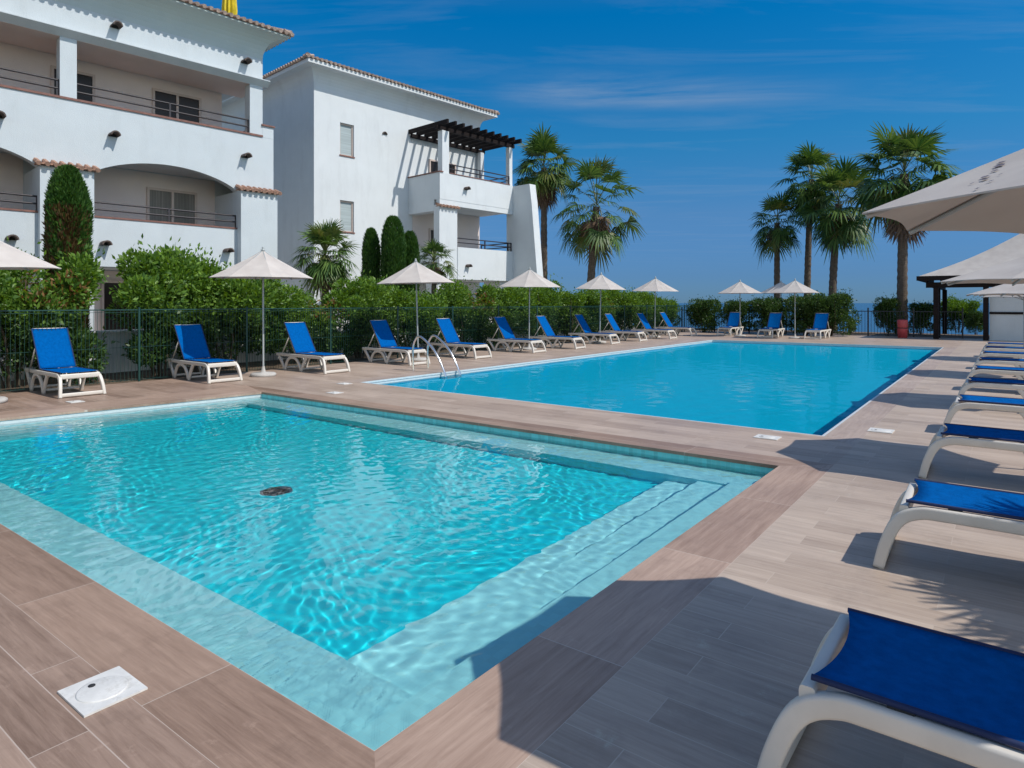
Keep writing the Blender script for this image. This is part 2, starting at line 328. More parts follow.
# one long streak of cirrus ahead, at this distance on the sheet
st=N(nt,'ShaderNodeMath',_operation='MULTIPLY_ADD'); L(dx.outputs[0],st.inputs[0]); st.inputs[1].default_value=-.02; L(dy.outputs[0],st.inputs[2])
ga=N(nt,'ShaderNodeMath',_operation='SUBTRACT'); L(st.outputs[0],ga.inputs[0]); ga.inputs[1].default_value=3.10
gb=N(nt,'ShaderNodeMath',_operation='ABSOLUTE'); L(ga.outputs[0],gb.inputs[0])
gm=N(nt,'ShaderNodeMapRange'); gm.interpolation_type='SMOOTHSTEP'; gm.inputs['From Min'].default_value=.42; gm.inputs['From Max'].default_value=.0; gm.inputs['To Min'].default_value=0; gm.inputs['To Max'].default_value=1; L(gb.outputs[0],gm.inputs['Value'])
xm=N(nt,'ShaderNodeMapRange'); xm.interpolation_type='SMOOTHSTEP'; xm.inputs['From Min'].default_value=-.25; xm.inputs['From Max'].default_value=.35; L(dx.outputs[0],xm.inputs['Value'])
xm2=N(nt,'ShaderNodeMapRange'); xm2.interpolation_type='SMOOTHSTEP'; xm2.inputs['From Min'].default_value=1.9; xm2.inputs['From Max'].default_value=.6; L(dx.outputs[0],xm2.inputs['Value'])
g1=N(nt,'ShaderNodeMath',_operation='MULTIPLY'); L(gm.outputs[0],g1.inputs[0]); L(xm.outputs[0],g1.inputs[1])
g2=N(nt,'ShaderNodeMath',_operation='MULTIPLY'); L(g1.outputs[0],g2.inputs[0]); L(xm2.outputs[0],g2.inputs[1])
n3=N(nt,'ShaderNodeMapRange'); n3.inputs['From Min'].default_value=.38; n3.inputs['From Max'].default_value=.66; n3.inputs['To Max'].default_value=.75; L(nz.outputs['Fac'],n3.inputs['Value'])
g3=N(nt,'ShaderNodeMath',_operation='MULTIPLY'); L(g2.outputs[0],g3.inputs[0]); L(n3.outputs[0],g3.inputs[1])
cm=N(nt,'ShaderNodeMath',_operation='MAXIMUM'); L(g3.outputs[0],cm.inputs[0])
hz=N(nt,'ShaderNodeMapRange'); hz.inputs['From Min'].default_value=.02; hz.inputs['From Max'].default_value=.12; L(sp.outputs['Z'],hz.inputs['Value'])
cmul=N(nt,'ShaderNodeMath',_operation='MULTIPLY'); L(mr.outputs[0],cmul.inputs[0]); L(hz.outputs[0],cmul.inputs[1])
cscale=N(nt,'ShaderNodeMath',_operation='MULTIPLY'); L(cmul.outputs[0],cscale.inputs[0]); cscale.inputs[1].default_value=.55
L(cscale.outputs[0],cm.inputs[1])
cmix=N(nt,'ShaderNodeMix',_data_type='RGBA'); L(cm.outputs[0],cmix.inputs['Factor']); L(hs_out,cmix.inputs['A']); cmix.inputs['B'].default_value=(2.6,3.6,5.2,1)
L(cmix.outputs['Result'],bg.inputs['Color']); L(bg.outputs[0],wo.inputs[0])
vs=scene.view_settings; vs.view_transform='Standard'; vs.look='None'; vs.gamma=1; vs.exposure=0.0; vs.use_curve_mapping=False
scene.display_settings.display_device='sRGB'
cy=scene.cycles
cy.use_denoising=True
try: cy.denoiser='OPENIMAGEDENOISE'
except Exception: pass
cy.max_bounces=8; cy.transmission_bounces=6; cy.diffuse_bounces=4; cy.glossy_bounces=3; cy.transparent_max_bounces=8; cy.sample_clamp_indirect=4; cy.sample_clamp_direct=0
cy.caustics_reflective=False; cy.caustics_refractive=True; cy.blur_glossy=.3
scene.render.use_persistent_data=False

# ------------------------------------------------------------------ ground, sea, deck, pools
def structure(o,label,cat): return tag(o,label,cat,kind='structure')
S=[(1.58,-1.80),(6.73,-1.77),(6.73,-10.67),(1.58,-11.30)]        # small pool corners (u,n)
B=[(8.58,-1.76),(28.30,-1.77),(27.95,-10.10),(8.78,-10.38)]      # large pool corners
def lp(p,z): return (p[0],-p[1],z)                               # pool frame -> deck local
mb=MB()
def rect(mb,u0,u1,n0,n1,mi,z=0.0): mb.quad((u0,-n0,z),(u0,-n1,z),(u1,-n1,z),(u1,-n0,z),mi)
CN,CU=.38,.46
SR=(S[0][0]-CN,S[1][0]+CN,-11.30-CU-.03,-1.34); BR=(8.58-CN,28.30+CN,-10.38-CU,-1.34)   # coping outer rectangles
# planks: u bands
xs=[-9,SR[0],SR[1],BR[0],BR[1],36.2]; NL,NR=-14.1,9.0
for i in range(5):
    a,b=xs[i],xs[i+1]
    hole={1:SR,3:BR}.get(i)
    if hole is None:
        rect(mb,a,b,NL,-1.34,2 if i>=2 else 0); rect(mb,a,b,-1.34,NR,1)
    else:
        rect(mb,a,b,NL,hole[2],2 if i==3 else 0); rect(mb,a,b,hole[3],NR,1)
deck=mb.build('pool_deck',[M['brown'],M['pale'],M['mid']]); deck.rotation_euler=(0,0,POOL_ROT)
structure(deck,'wood look porcelain plank deck around both pools','deck')
def coping(pool,rc,label):
    m=MB(); p=pool; o=[(rc[0],rc[3]),(rc[1],rc[3]),(rc[1],rc[2]),(rc[0],rc[2])]
    if pool is B: o=[(rc[0],rc[3]),(rc[1],rc[3]),(rc[1],rc[2]),(rc[0],rc[2])]
    for i in range(4):
        j=(i+1)%4; mi=0 if i in (0,2) else 1
        if pool is B:
            cu=sum(q[0] for q in p)/4; cn=sum(q[1] for q in p)/4
            w_=[(q[0]+.032*(1 if q[0]>cu else -1),q[1]+.032*(1 if q[1]>cn else -1)) for q in p]
            m.quad(lp(o[i],0),lp(o[j],0),lp(w_[j],0),lp(w_[i],0),mi); m.quad(lp(w_[i],0),lp(w_[j],0),lp(p[j],0),lp(p[i],0),2)
        else: m.quad(lp(o[i],0),lp(o[j],0),lp(p[j],0),lp(p[i],0),mi)
        # rounded nose
        m.quad(lp(p[i],0),lp(p[j],0),lp(p[j],-.035),lp(p[i],-.035),2 if pool is B else mi)
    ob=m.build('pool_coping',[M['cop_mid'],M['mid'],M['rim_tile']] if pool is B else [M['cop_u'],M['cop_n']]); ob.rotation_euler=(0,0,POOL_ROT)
    structure(ob,label,'pool edge')
coping(S,SR,'brown coping tiles framing the small pool in front')
coping(B,BR,'brown coping tiles framing the large pool behind')
WL=-.085
def basin_small():
    m=MB(); z0,zf=-.03,-.60
    ins=.012
    c=[(S[0][0]-ins,S[0][1]+ins),(S[1][0]+ins,S[1][1]+ins),(S[2][0]+ins,S[2][1]-ins),(S[3][0]-ins,S[3][1]-ins)]
    for i in range(4):
        j=(i+1)%4
        m.quad(lp(c[i],z0),lp(c[j],z0),lp(c[j],zf-.1),lp(c[i],zf-.1),2 if i!=2 else 3)
    m.quad(*[lp(p,zf) for p in c],0)
    def ledge(u0,u1,n0,n1,z,mi=1):
        m.box(u0,u1,-n1,-n0,zf-.2,z,mi)
    ledge(1.50,2.09,-11.5,-1.70,-.235)
    ledge(6.24,6.82,-11.4,-1.70,-.245)
    ledge(1.49,6.3,-2.08,-1.70,-.165); ledge(2.0,6.3,-2.40,-2.05,-.305); ledge(2.0,6.3,-2.72,-2.35,-.445)
    ledge(1.50,6.3,-11.6,-10.30,-.24)
    o=m.build('pool_basin',[M['basin_floor'],M['basin_ledge'],M['basin_wall'],M['rim_tile']]); o.rotation_euler=(0,0,POOL_ROT)
    structure(o,'turquoise mosaic basin of the small pool with ledges and steps','pool'); return o
def basin_large():
    m=MB(); z0,zf=-.03,-.45; ins=.012
    c=[(B[0][0]-ins,B[0][1]+ins),(B[1][0]+ins,B[1][1]+ins),(B[2][0]+ins,B[2][1]-ins),(B[3][0]-ins,B[3][1]-ins)]
    for i in range(4):
        j=(i+1)%4
        m.quad(lp(c[i],-.20),lp(c[j],-.20),lp(c[j],zf-.1),lp(c[i],zf-.1),0)
        m.quad(lp(c[i],z0),lp(c[j],z0),lp(c[j],-.20),lp(c[i],-.20),1)
    m.quad(*[lp(p,zf) for p in c],0)
    o=m.build('pool_basin',[M['basin_blue'],M['rim_tile']]); o.rotation_euler=(0,0,POOL_ROT)
    structure(o,'blue mosaic basin of the large pool with white waterline tiles','pool'); return o
bs=basin_small(); bl=basin_large()
def water(pool,res,amp,seed,label,waves,wlen=(.16,.55)):
    rng=np.random.RandomState(seed)
    pu=[p[0] for p in pool]; pn=[p[1] for p in pool]
    nu=int((max(pu)-min(pu))/res); nn=int((max(pn)-min(pn))/res)
    a,b=np.meshgrid(np.linspace(0,1,nu+1),np.linspace(0,1,nn+1),indexing='ij')
    P=[np.array(p) for p in pool]
    # bilinear map of the quad; a: 0->1 from p0 to p1, b: from p0 to p3
    XY=(P[0][None,None]*((1-a)*(1-b))[...,None]+P[1][None,None]*(a*(1-b))[...,None]+P[2][None,None]*(a*b)[...,None]+P[3][None,None]*((1-a)*b)[...,None])
    u,n=XY[...,0],XY[...,1]; h=np.zeros_like(u)
    warp_u=u+.10*np.sin(n*1.7+1)+.06*np.sin(n*4.1+u*2.3); warp_n=n+.10*np.sin(u*1.9+2)+.06*np.sin(u*3.7-n*2.9)
    for k in range(waves):
        lam=wlen[0]*(wlen[1]/wlen[0])**rng.rand(); th=rng.rand()*2*math.pi; kk=2*math.pi/lam
        h+=lam*np.sin(kk*(warp_u*math.cos(th)+warp_n*math.sin(th))+rng.rand()*6.28)*(.6+.8*rng.rand())
    h*=amp/np.sqrt(waves)
    env=.55+.45*np.sin(u*.9+.5*n+seed)*np.sin(n*.55-.3*u); h*=(.55+.6*np.clip(env,0,1))
    V=np.stack([u,-n,WL+h],-1).reshape(-1,3)
    idx=np.arange((nu+1)*(nn+1)).reshape(nu+1,nn+1)
    Fq=np.stack([idx[:-1,:-1],idx[:-1,1:],idx[1:,1:],idx[1:,:-1]],-1).reshape(-1,4)
    me=np_mesh('pool_water',V,Fq,M['water'] if pool is S else M['water_blue'],smooth=True)
    o=link('pool_water',me); o.rotation_euler=(0,0,POOL_ROT)
    # make sure normals point up
    if me.polygons[0].normal.z<0: me.flip_normals()
    structure(o,label,'water'); return o
ws=water(S,.0135,.0078,3,'clear rippled turquoise water of the small pool',44,(.075,.30))
wb=water(B,.06,.0035,5,'calm blue water of the large pool',22,(.25,.9))
for o in (ws,wb):
    try: o.cycles.is_caustics_caster=True
    except Exception: pass
for o in (bs,bl):
    try: o.cycles.is_caustics_receiver=True
    except Exception: pass
# ground round the deck (one sheet with the deck cut out) and the sea to the horizon
m=MB(); z=-.05
def g(u0,u1,n0,n1,mi): m.quad((u0,-n0,z),(u0,-n1,z),(u1,-n1,z),(u1,-n0,z),mi)
g(-60,42,-120,-40,1); g(-60,42,-40,-17.1,2); g(-60,42,-17.1,-14.1,0); g(-60,42,9,60,1); g(-60,-9,-14.1,9,1); g(36.2,42,-14.1,9,0)
m.quad((42,120,z),(42,-60,z),(42,-60,-12),(42,120,-12),0)
m.quad((42,120,z),(-60,120,z),(-60,120,-12),(42,120,-12),0)
go=m.build('ground',[M['soil'],M['grass'],M['bounce_paving']]); go.rotation_euler=(0,0,POOL_ROT); structure(go,'planted ground round the pool deck','ground')
m=MB(); m.quad((-40000,-40000,-9),(40000,-40000,-9),(40000,60000,-9),(-40000,60000,-9))
structure(m.build('sea',M['sea']),'deep blue sea reaching the horizon','sea')

# ------------------------------------------------------------------ loungers
def make_lounger():
    root=empty('sun_lounger',(0,0,0))
    yw=.295
    # foot frame: trapezoid of two flared legs with a top and a bottom bar
    m=MB(); m.ybar(.075,-.30,.30,.345,.05,.085); m.build('foot_bar',M['plastic'],root)
    m=MB(); m.ybar(-.040,-.325,.325,.045,.045,.06); m.build('foot_bar',M['plastic'],root)
    for sg in (-1,1):
        m=MB(); y=sg*yw
        m.sweep(curve_pts([(-.055,sg*.335,0.0),(-.015,sg*.322,.16),(.05,sg*.305,.295),(.15,y,.352),(.30,y,.362),(.8,y,.36),(1.3,y,.362),(1.72,y,.37),(1.88,y,.36)],6),.052,[.062+.010*min(1,k/14) for k in range(49)])
        m.build('side_rail',M['plastic'],root)
        m=MB()
        m.sweep(curve_pts([(.70,y,.34),(.80,y,.19),(.90,y,.0)],5),.045,.065)
        m.sweep(curve_pts([(.90,y,.0),(.985,y,.17),(1.10,y,.28),(1.24,y,.31),(1.38,y,.28),(1.48,y,.17),(1.545,y,0)],4),.045,.06)
        m.sweep(curve_pts([(1.545,y,.0),(1.66,y,.17),(1.80,y,.34)],5),.045,.065)
        m.build('leg',M['plastic'],root)
    for x,z in ((.9,.06),(1.55,.06),(1.12,.36)):
        m=MB(); m.ybar(x,-yw,yw,z,.035,.04); m.build('stretcher',M['plastic'],root)
    for sg in (-1,1):
        for x in (.33,.72):
            m=MB(); m.box(x-.035,x+.035,sg*.272-.02,sg*.272+.02,.375,.407); m.build('clip',M['dark_hole'],root)
    # seat sling with a slight sag and a curved foot end, rolled side hems
    def sling(name,p0,p1,end_curve,hemw=.010,half=.285):
        nx,ny=12,12; m=MB(); vs=[]; d=Vector(p1)-Vector(p0); L_=d.length; t=d.normalized(); nn=Vector((-t.z,0,t.x))
        for k in (0,1):
            for i in range(nx+1):
                for j in range(ny+1):
                    y=-1+2*j/ny; a=i/nx
                    x=a*L_+ (end_curve*(1-y*y)*(1-a) if end_curve else 0)
                    sag=-.022*(1-y*y)*(.4+math.sin(math.pi*min(1,a*1.05)))
                    p=Vector(p0)+t*x+nn*(sag-(.006*k)); vs.append((p.x,y*half,p.z))
        n1=(nx+1)*(ny+1); fs=[]
        for i in range(nx):
            for j in range(ny):
                a=i*(ny+1)+j; b=a+1; c=a+ny+2; d_=a+ny+1
                fs.append((a,d_,c,b)); fs.append((n1+a,n1+b,n1+c,n1+d_))
        for i in range(nx):
            for j in (0,ny):
                a=i*(ny+1)+j; c=a+ny+1; fs.append((a,c,n1+c,n1+a))
        for j in range(ny):
            for i in (0,nx):
                a=i*(ny+1)+j; fs.append((a,a+1,n1+a+1,n1+a))
        m.add(vs,fs,0,True)
        o=m.build(name,M['sling'],root)
        m=MB()
        for sg in (-1,1):
            q=[Vector(p0)+t*(x*L_)+Vector((0,sg*half,0))-nn*.004 for x in (0,.25,.5,.75,1)]
            m.tube(q,hemw,8)
        m.build('hem',M['hem'],o)
        return o
    sling('seat',(.085,0,.418),(1.13,0,.412),.04)
    a=R(57); bl_=.84; p0=(1.13,0,.425); p1=(1.13+bl_*math.cos(a),0,.425+bl_*math.sin(a))
    sling('backrest',p0,p1,0)
    m=MB()
    for sg in (-1,1):
        m.sweep([(p0[0]+.03,sg*.255,p0[2]-.03),(p1[0]+.025,sg*.255,p1[2]-.01)],.035,.03)
    m.ybar(p1[0]+.02,-.265,.265,p1[2]-.012,.03,.03)
    m.sweep([(1.40,-.27,.80),(1.68,-.28,.39)],.022,.025); m.sweep([(1.40,.27,.80),(1.68,.28,.39)],.022,.025)
    m.build('backrest_frame',M['plastic'],root)
    return root
lounger=make_lounger(); used=[]
def place_lounger(u,n,ang,label,group,jit=0):
    o=lounger if not used else copy_tree(lounger)
    used.append(1); x,y=W(u,n); o.location=(x,y,.001); o.rotation_euler=(0,0,ang); tag(o,label,'sun lounger',group); return o
AL=math.atan2(.6,-.8); AR=math.atan2(-.6,.8); AU=POOL_ROT
rng=random.Random(4)
left=[(4.58,-12.68),(7.12,-12.62),(9.58,-12.22),(12.1,-12.1),(14.62,-12.05),(17.4,-12.0),(19.7,-11.85),(22.75,-12.1),(25.2,-12.1),(27.6,-11.8),(30.8,-12.1)]
ll=['blue sun lounger beside the small pool at the far left, nearest the left parasol',
 'blue sun lounger before the bush, first left of the pale pole parasol by the fence',
 'blue sun lounger right of the first fully visible parasol, just before the ladder lounger',
 'blue sun lounger partly hidden behind the steel pool ladder rails',
 'blue sun lounger immediately right of the steel pool ladder',
 'blue sun lounger second to the right of the pool ladder, left of a parasol pole',
 'blue sun lounger third to the right of the pool ladder along the hedge',
 'blue sun lounger along the hedge, fourth to the right of the pool ladder',
 'blue sun lounger along the hedge, fifth to the right of the pool ladder',
 'blue sun lounger along the hedge, sixth to the right of the pool ladder',
 'last and smallest blue sun lounger of the hedge row, by the far pool corner']
for (u,n),l in zip(left,ll): place_lounger(u,n,AL+rng.uniform(-.05,.05),l,'sun loungers along the hedge')
for (u,n),l in zip([(31.9,-10.95),(31.0,-8.75),(31.1,-6.75)],
  ['blue sun lounger facing us beyond the large pool, leftmost of the far three','blue sun lounger facing us beyond the large pool, between two white parasol poles','blue sun lounger facing us beyond the large pool, rightmost of the far three']):
    place_lounger(u,n,AU+rng.uniform(-.05,.05),l,'sun loungers beyond the large pool')
right=[2.52,4.85,7.40,9.95,12.45,14.9,17.3,19.7,22.0,24.2]
rl=['largest blue sun lounger in the bottom right corner, shaded by the parasol','blue sun lounger on the right deck, next beyond the shaded corner lounger',
 'third blue sun lounger from the front in the right row','fourth blue sun lounger from the front in the right row','fifth blue sun lounger from the front in the right row',
 'sixth blue sun lounger from the front in the right row','seventh blue sun lounger from the front in the right row','eighth blue sun lounger from the front in the right row',
 'ninth blue sun lounger from the front, second last of the right row','farthest blue sun lounger of the right row, before the white bar wall']
for i,(u,l) in enumerate(zip(right,rl)): place_lounger(u,-.57+.01*i,AR+rng.uniform(-.02,.02),l,'sun loungers in the right row')

# ------------------------------------------------------------------ parasols
SCZ=.25
def make_parasol(rad,zr,za,n,rot,scallop,polemat,ribs=True,drop=0.0):
    root=empty('parasol',(0,0,0))
    m=MB()
    m.lathe([(.0,.0),(.27,0),(.27,.05),(.24,.07),(.05,.085),(.03,.2),(.03,.22)],20); m.build('base',M['concrete'],root)
    m=MB(); m.tube([(0,0,.08),(0,0,za-.02)],.021,10); m.build('pole',polemat,root)
    # canopy: n gores with scalloped rims
    nr,sub=8,8; m=MB(); vs=[]
    tot=n*sub
    for layer in (0,1):
        for i in range(nr+1):
            t=i/nr
            for k in range(tot):
                a=rot+2*math.pi*k/tot; f=(k%sub)/sub; g_=math.sin(math.pi*f)
                ca=math.cos(math.pi/n)/math.cos(((f-.5)*2*math.pi/n))
                r=rad*t*(ca)*(1-scallop*g_*t*t)
                zz=za+(zr-za)*(t**.93)+ (scallop*SCZ*rad)*g_*t*t - .02*math.sin(math.pi*t)*0
                sagz=-.02*g_*math.sin(math.pi*t)
                vs.append((r*math.cos(a),r*math.sin(a),zz+sagz-(.006 if layer else 0)))
    n1=(nr+1)*tot; fs=[]
    for i in range(nr):
        for k in range(tot):
            k2=(k+1)%tot; a=i*tot+k; b=i*tot+k2; c=(i+1)*tot+k2; d=(i+1)*tot+k
            fs.append((a,d,c,b)); fs.append((n1+a,n1+b,n1+c,n1+d))
    for k in range(tot):
        k2=(k+1)%tot; a=nr*tot+k; b=nr*tot+k2; fs.append((a,n1+a,n1+b,b))
    m.add(vs,fs,0,False); can=m.build('canopy',M['canopy'],root)
    m=MB(); m.lathe([(0.0,za+.075),(.02,za+.07),(.028,za+.045),(.02,za+.02),(.05,za+.0),(.05,za-.012)],12); m.build('finial',polemat,can)
    if ribs:
        for k in range(n):
            a=rot+2*math.pi*k/n; c,s_=math.cos(a),math.sin(a); m=MB()
            m.tube([(.03*c,.03*s_,za-.03),(rad*.5*c,rad*.5*s_,za+(zr-za)*.525-.022),(rad*.985*c,rad*.985*s_,zr-.016)],.011,6)
            zm=za+(zr-za)*.55-.03
            m.tube([(.03*c,.03*s_,zm-.22),(rad*.55*c,rad*.55*s_,zm)],.008,6)
            m.build('rib',polemat,root)
    m=MB(); m.lathe([(.022,za-.30),(.045,za-.30),(.045,za-.24),(.022,za-.24)],12); m.build('runner',polemat,root)
    return root
pl=make_parasol(1.08,2.15,2.76,8,R(22.5),.02,M['pole'])
ppos=[(3.35,-13.0),(8.24,-13.0),(13.0,-13.0),(18.3,-13.0),(23.2,-13.0),(28.4,-13.0)]
plab=['white parasol cut by the left picture edge above the hedge','large white parasol before the white pier of the left building',
 'white parasol just left of the pool ladder, before the small fan palm','white parasol below the fin wall of the pergola building','white parasol at the foot of the loose crowned palm',
 'smallest white parasol at the end of the hedge row']
for i,((u,n),l) in enumerate(zip(ppos,plab)):
    o=pl if i==0 else copy_tree(pl); x,y=W(u,n); o.location=(x,y,0); o.rotation_euler=(R(rng.uniform(-2,2)),R(rng.uniform(-2,2)),rng.uniform(0,.7)); tag(o,l,'parasol','white parasols along the hedge')
for (px,d,zs,l) in [(740,31.5,.96,'white parasol beyond the large pool, standing left of the other two'),(795,29.6,.955,'white parasol beyond the large pool, in front of its grey neighbour'),(781,34.5,.985,'white parasol mostly hidden behind the one beyond the large pool')]:
    o=copy_tree(pl); x,y=at(px,d); o.location=(x,y,0); o.scale=(1,1,zs); o.rotation_euler=(0,0,rng.uniform(0,.7)); tag(o,l,'parasol','white parasols beyond the large pool')
# right row: wider, flatter canopies
pr=None; R_RIM=[1.895,1.81,1.74,1.78,1.78]
for k,(u,n,rz,ang) in enumerate([(3.184,.549,1.895,115.5),(8.06,.46,1.81,30),(13.04,.5,1.735,40),(18.0,.45,1.77,25),(23.1,.45,1.77,35)]):
    o=make_parasol(1.04,rz,rz+(.50 if k==0 else .36),8,0,.04,M['graypole']); x,y=W(u,n); o.location=(x,y,0); o.rotation_euler=(0,0,R(ang))
    tag(o,['large beige parasol overhead at the right edge with dark marks on its canopy','beige parasol low at the right edge, below the pavilion roof','small beige parasol tip before the white bar wall','beige parasol of the right row, fourth from the front','beige parasol of the right row, farthest from the front'][k],'parasol','beige parasols over the right row of loungers')
    if k==0:
        PA=o; q=Matrix.Rotation(R(3.0),4,Vector((math.cos(R(48)),math.sin(R(48)),0)))
        o.rotation_euler=(q@Matrix.Rotation(R(ang),4,'Z')).to_euler(); o.location=(x-.075,y+.068,.01)
# worn dark print on the nearest canopy
def canopy_point(o,a_deg,t,lift=.006):
    a=R(a_deg); n_=8; rad=1.04; zr=R_RIM[0]; za=zr+.50
    f=((a/(2*math.pi/n_))%1); ca=math.cos(math.pi/n_)/math.cos((f-.5)*2*math.pi/n_); g_=math.sin(math.pi*f)
    r=rad*t*ca*(1-.04*g_*t*t); z_=za+(zr-za)*(t**.93)+.04*SCZ*rad*g_*t*t-.02*g_*math.sin(math.pi*t)
    return Vector((r*math.cos(a),r*math.sin(a),z_+lift))

# ------------------------------------------------------------------ skimmer lids, drain, ladder
def lid_at(u,n,su,sn,label):
    root=empty('skimmer_lid',(*W(u,n),0),POOL_ROT)
    m=MB(); m.box(-su/2,su/2,-sn/2,sn/2,.001,.009); m.build('frame',M['lid'],root)
    m=MB(); r_=min(su,sn)*.40; m.lathe([(0,.0135),(r_*.94,.0135),(r_,.0115),(r_,.009)],28); o=m.build('cover',M['lid'],root)
    m=MB(); m.lathe([(0,.0155),(.014,.0155),(.014,.013)],10,cx=-.02,cy=.055 if su>.2 else .02); m.build('finger_hole',M['dark_hole'],o)
    tag(root,label,'skimmer lid','white skimmer lids in the deck'); return root
lid_at(1.15,-2.97,.235,.27,'large square white lid in the brown deck at the bottom left')
lid_at(9.33,-1.23,.27,.27,'white lid in the pale deck right of the large pool')
lid_at(8.06,-2.25,.22,.27,'white lid on the strip between the pools, near the parasol shadow')
lid_at(8.40,-10.45,.2,.25,'white lid at the left corner of the large pool')
lid_at(7.44,-9.52,.2,.25,'white lid on the strip between the pools, by the small pool corner')
lid_at(4.25,-12.02,.2,.25,'white lid in front of the leftmost lounger')
root=empty('floor_drain',(*W(3.73,-5.66),-.60),POOL_ROT); m=MB(); m.lathe([(.0,.03),(.08,.028),(.12,.012),(.125,.0)],24); m.build('cap',M['dark_hole'],root)
m=MB(); m.lathe([(.12,.006),(.15,.006),(.15,0)],24); m.build('ring',M['concrete'],root); tag(root,'dark round drain on the small pool floor','drain')
root=empty('pool_ladder',(*W(11.35,-10.32),0),POOL_ROT)
for sg in (-1,1):
    m=MB(); y0=.95
    m.tube(curve_pts([(sg*.25,y0,0),(sg*.25,y0+.02,.42),(sg*.25,y0-.05,.70),(sg*.25,y0-.25,.80),(sg*.25,.25,.48),(sg*.25,-.05,.02),(sg*.25,-.12,-.25),(sg*.25,-.12,-.6)],6),.026,10)
    m.build('rail',M['steel'],root)
for zt in (-.25,-.45):
    m=MB(); m.box(-.235,.235,-.16,-.08,zt,zt+.03); m.build('tread',M['steel'],root)
tag(root,'steel pool ladder with two curved rails at the large pool','pool ladder')

# ------------------------------------------------------------------ vegetation
def leaf_quads(P,D,Ls,Ws,rng,fold=.25):
    n=len(P); D=D/np.linalg.norm(D,axis=1,keepdims=True)
    r=rng.normal(size=(n,3)); S_=np.cross(D,r); S_/=np.linalg.norm(S_,axis=1,keepdims=True); Nn=np.cross(S_,D)
    Ls=np.asarray(Ls)[:,None]; Ws=np.asarray(Ws)[:,None]
    a=P; b=P+D*Ls*.45+S_*Ws+Nn*Ws*fold; c=P+D*Ls; d=P+D*Ls*.45-S_*Ws+Nn*Ws*fold
    V=np.stack([a,b,c,d],1).reshape(-1,3); Fq=np.arange(4*n).reshape(n,4); return V,Fq
def bush_mesh(name,seed,rx,ry,rz,n,blobs,leaf=(.092,.021),mats=None,base=.0,top_bias=0,red=0.):
    rng=np.random.RandomState(seed); Pl=[];Dl=[]
    mats=mats or [M['leaf'],M['leaf_dark'],M['leaf_red']]
    C=[]; 
    for k in range(blobs):
        th=rng.rand()*2*math.pi; rr=math.sqrt(rng.rand())*.72; h=rng.rand()
        C.append((rx*rr*math.cos(th)*1.1,ry*rr*math.sin(th),rz*(.18+.68*h**.8),(.15+.17*rng.rand())*min(rx*1.25,rz)))
    per=n//blobs
    for cx,cy,cz,r in C:
        d=rng.normal(size=(per,3)); d/=np.linalg.norm(d,axis=1,keepdims=True)
        rad=r*(.62+.42*rng.rand(per)**.6)
        p=np.array([cx,cy,cz])+d*rad[:,None]*np.array([1,1,.9])
        # sprigs that poke out
        sp=rng.rand(per)<.09; p[sp]+=(d[sp]*.6+np.array([0,0,.5]))*(rng.rand(sp.sum(),1)*.30)
        Pl.append(p); Dl.append(d*.8+rng.normal(size=(per,3))*.55+np.array([0,0,.35]))
    P=np.concatenate(Pl); D=np.concatenate(Dl); k=P[:,2]>base; P=P[k]; D=D[k]; m_=len(P)
    sc=.7+.7*rng.rand(m_)
    V,Fq=leaf_quads(P,D,leaf[0]*sc,leaf[1]*sc,rng)
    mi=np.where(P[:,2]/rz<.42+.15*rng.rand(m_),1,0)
    if red>0:
        c0=np.array([rx*.3,-ry*.6,rz*.70]); mi[(np.linalg.norm((P-c0)/np.array([rx*.45,ry*.8,rz*.16]),axis=1)<1)&(rng.rand(m_)<red)]=2
    return np_mesh(name,V,Fq,mats,mi)
def stem_mesh(seed,rz,spread,k=7):
    r=random.Random(seed); m=MB()
    for i in range(k):
        a=r.uniform(0,6.28); b=r.uniform(.1,spread); h=r.uniform(.55,.85)*rz
        m.tube([(b*.2*math.cos(a),b*.2*math.sin(a),-.05),(b*.6*math.cos(a+.3),b*.6*math.sin(a+.3),h*.45),(b*math.cos(a),b*math.sin(a),h)],[.028,.02,.008],6)
    return m
def make_bush(name,seed,rx,ry,rz,n,blobs,**k):
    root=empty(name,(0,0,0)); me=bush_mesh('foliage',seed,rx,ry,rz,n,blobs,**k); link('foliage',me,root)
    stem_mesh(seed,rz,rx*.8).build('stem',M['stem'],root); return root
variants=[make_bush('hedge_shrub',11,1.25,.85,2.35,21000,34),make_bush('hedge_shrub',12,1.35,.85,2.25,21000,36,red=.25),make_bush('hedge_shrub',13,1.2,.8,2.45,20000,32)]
hsh=[ # u, n, scale, variant, rot
 (2.3,-15.5,1.0,0),(4.45,-15.5,1.0,1),(7.12,-15.3,1.06,2),(8.9,-15.6,1.06,0),(11.0,-15.5,.98,1),(13.0,-15.4,.98,2),(15.2,-15.5,1.0,0),(17.7,-15.5,.98,1),
 (20.2,-15.4,1.0,2),(22.4,-15.5,.98,0),(24.7,-15.5,1.0,2),(27.0,-15.4,.98,1),(29.3,-15.4,1.0,0),(31.7,-15.3,.95,2),(34.0,-15.2,.92,0)]
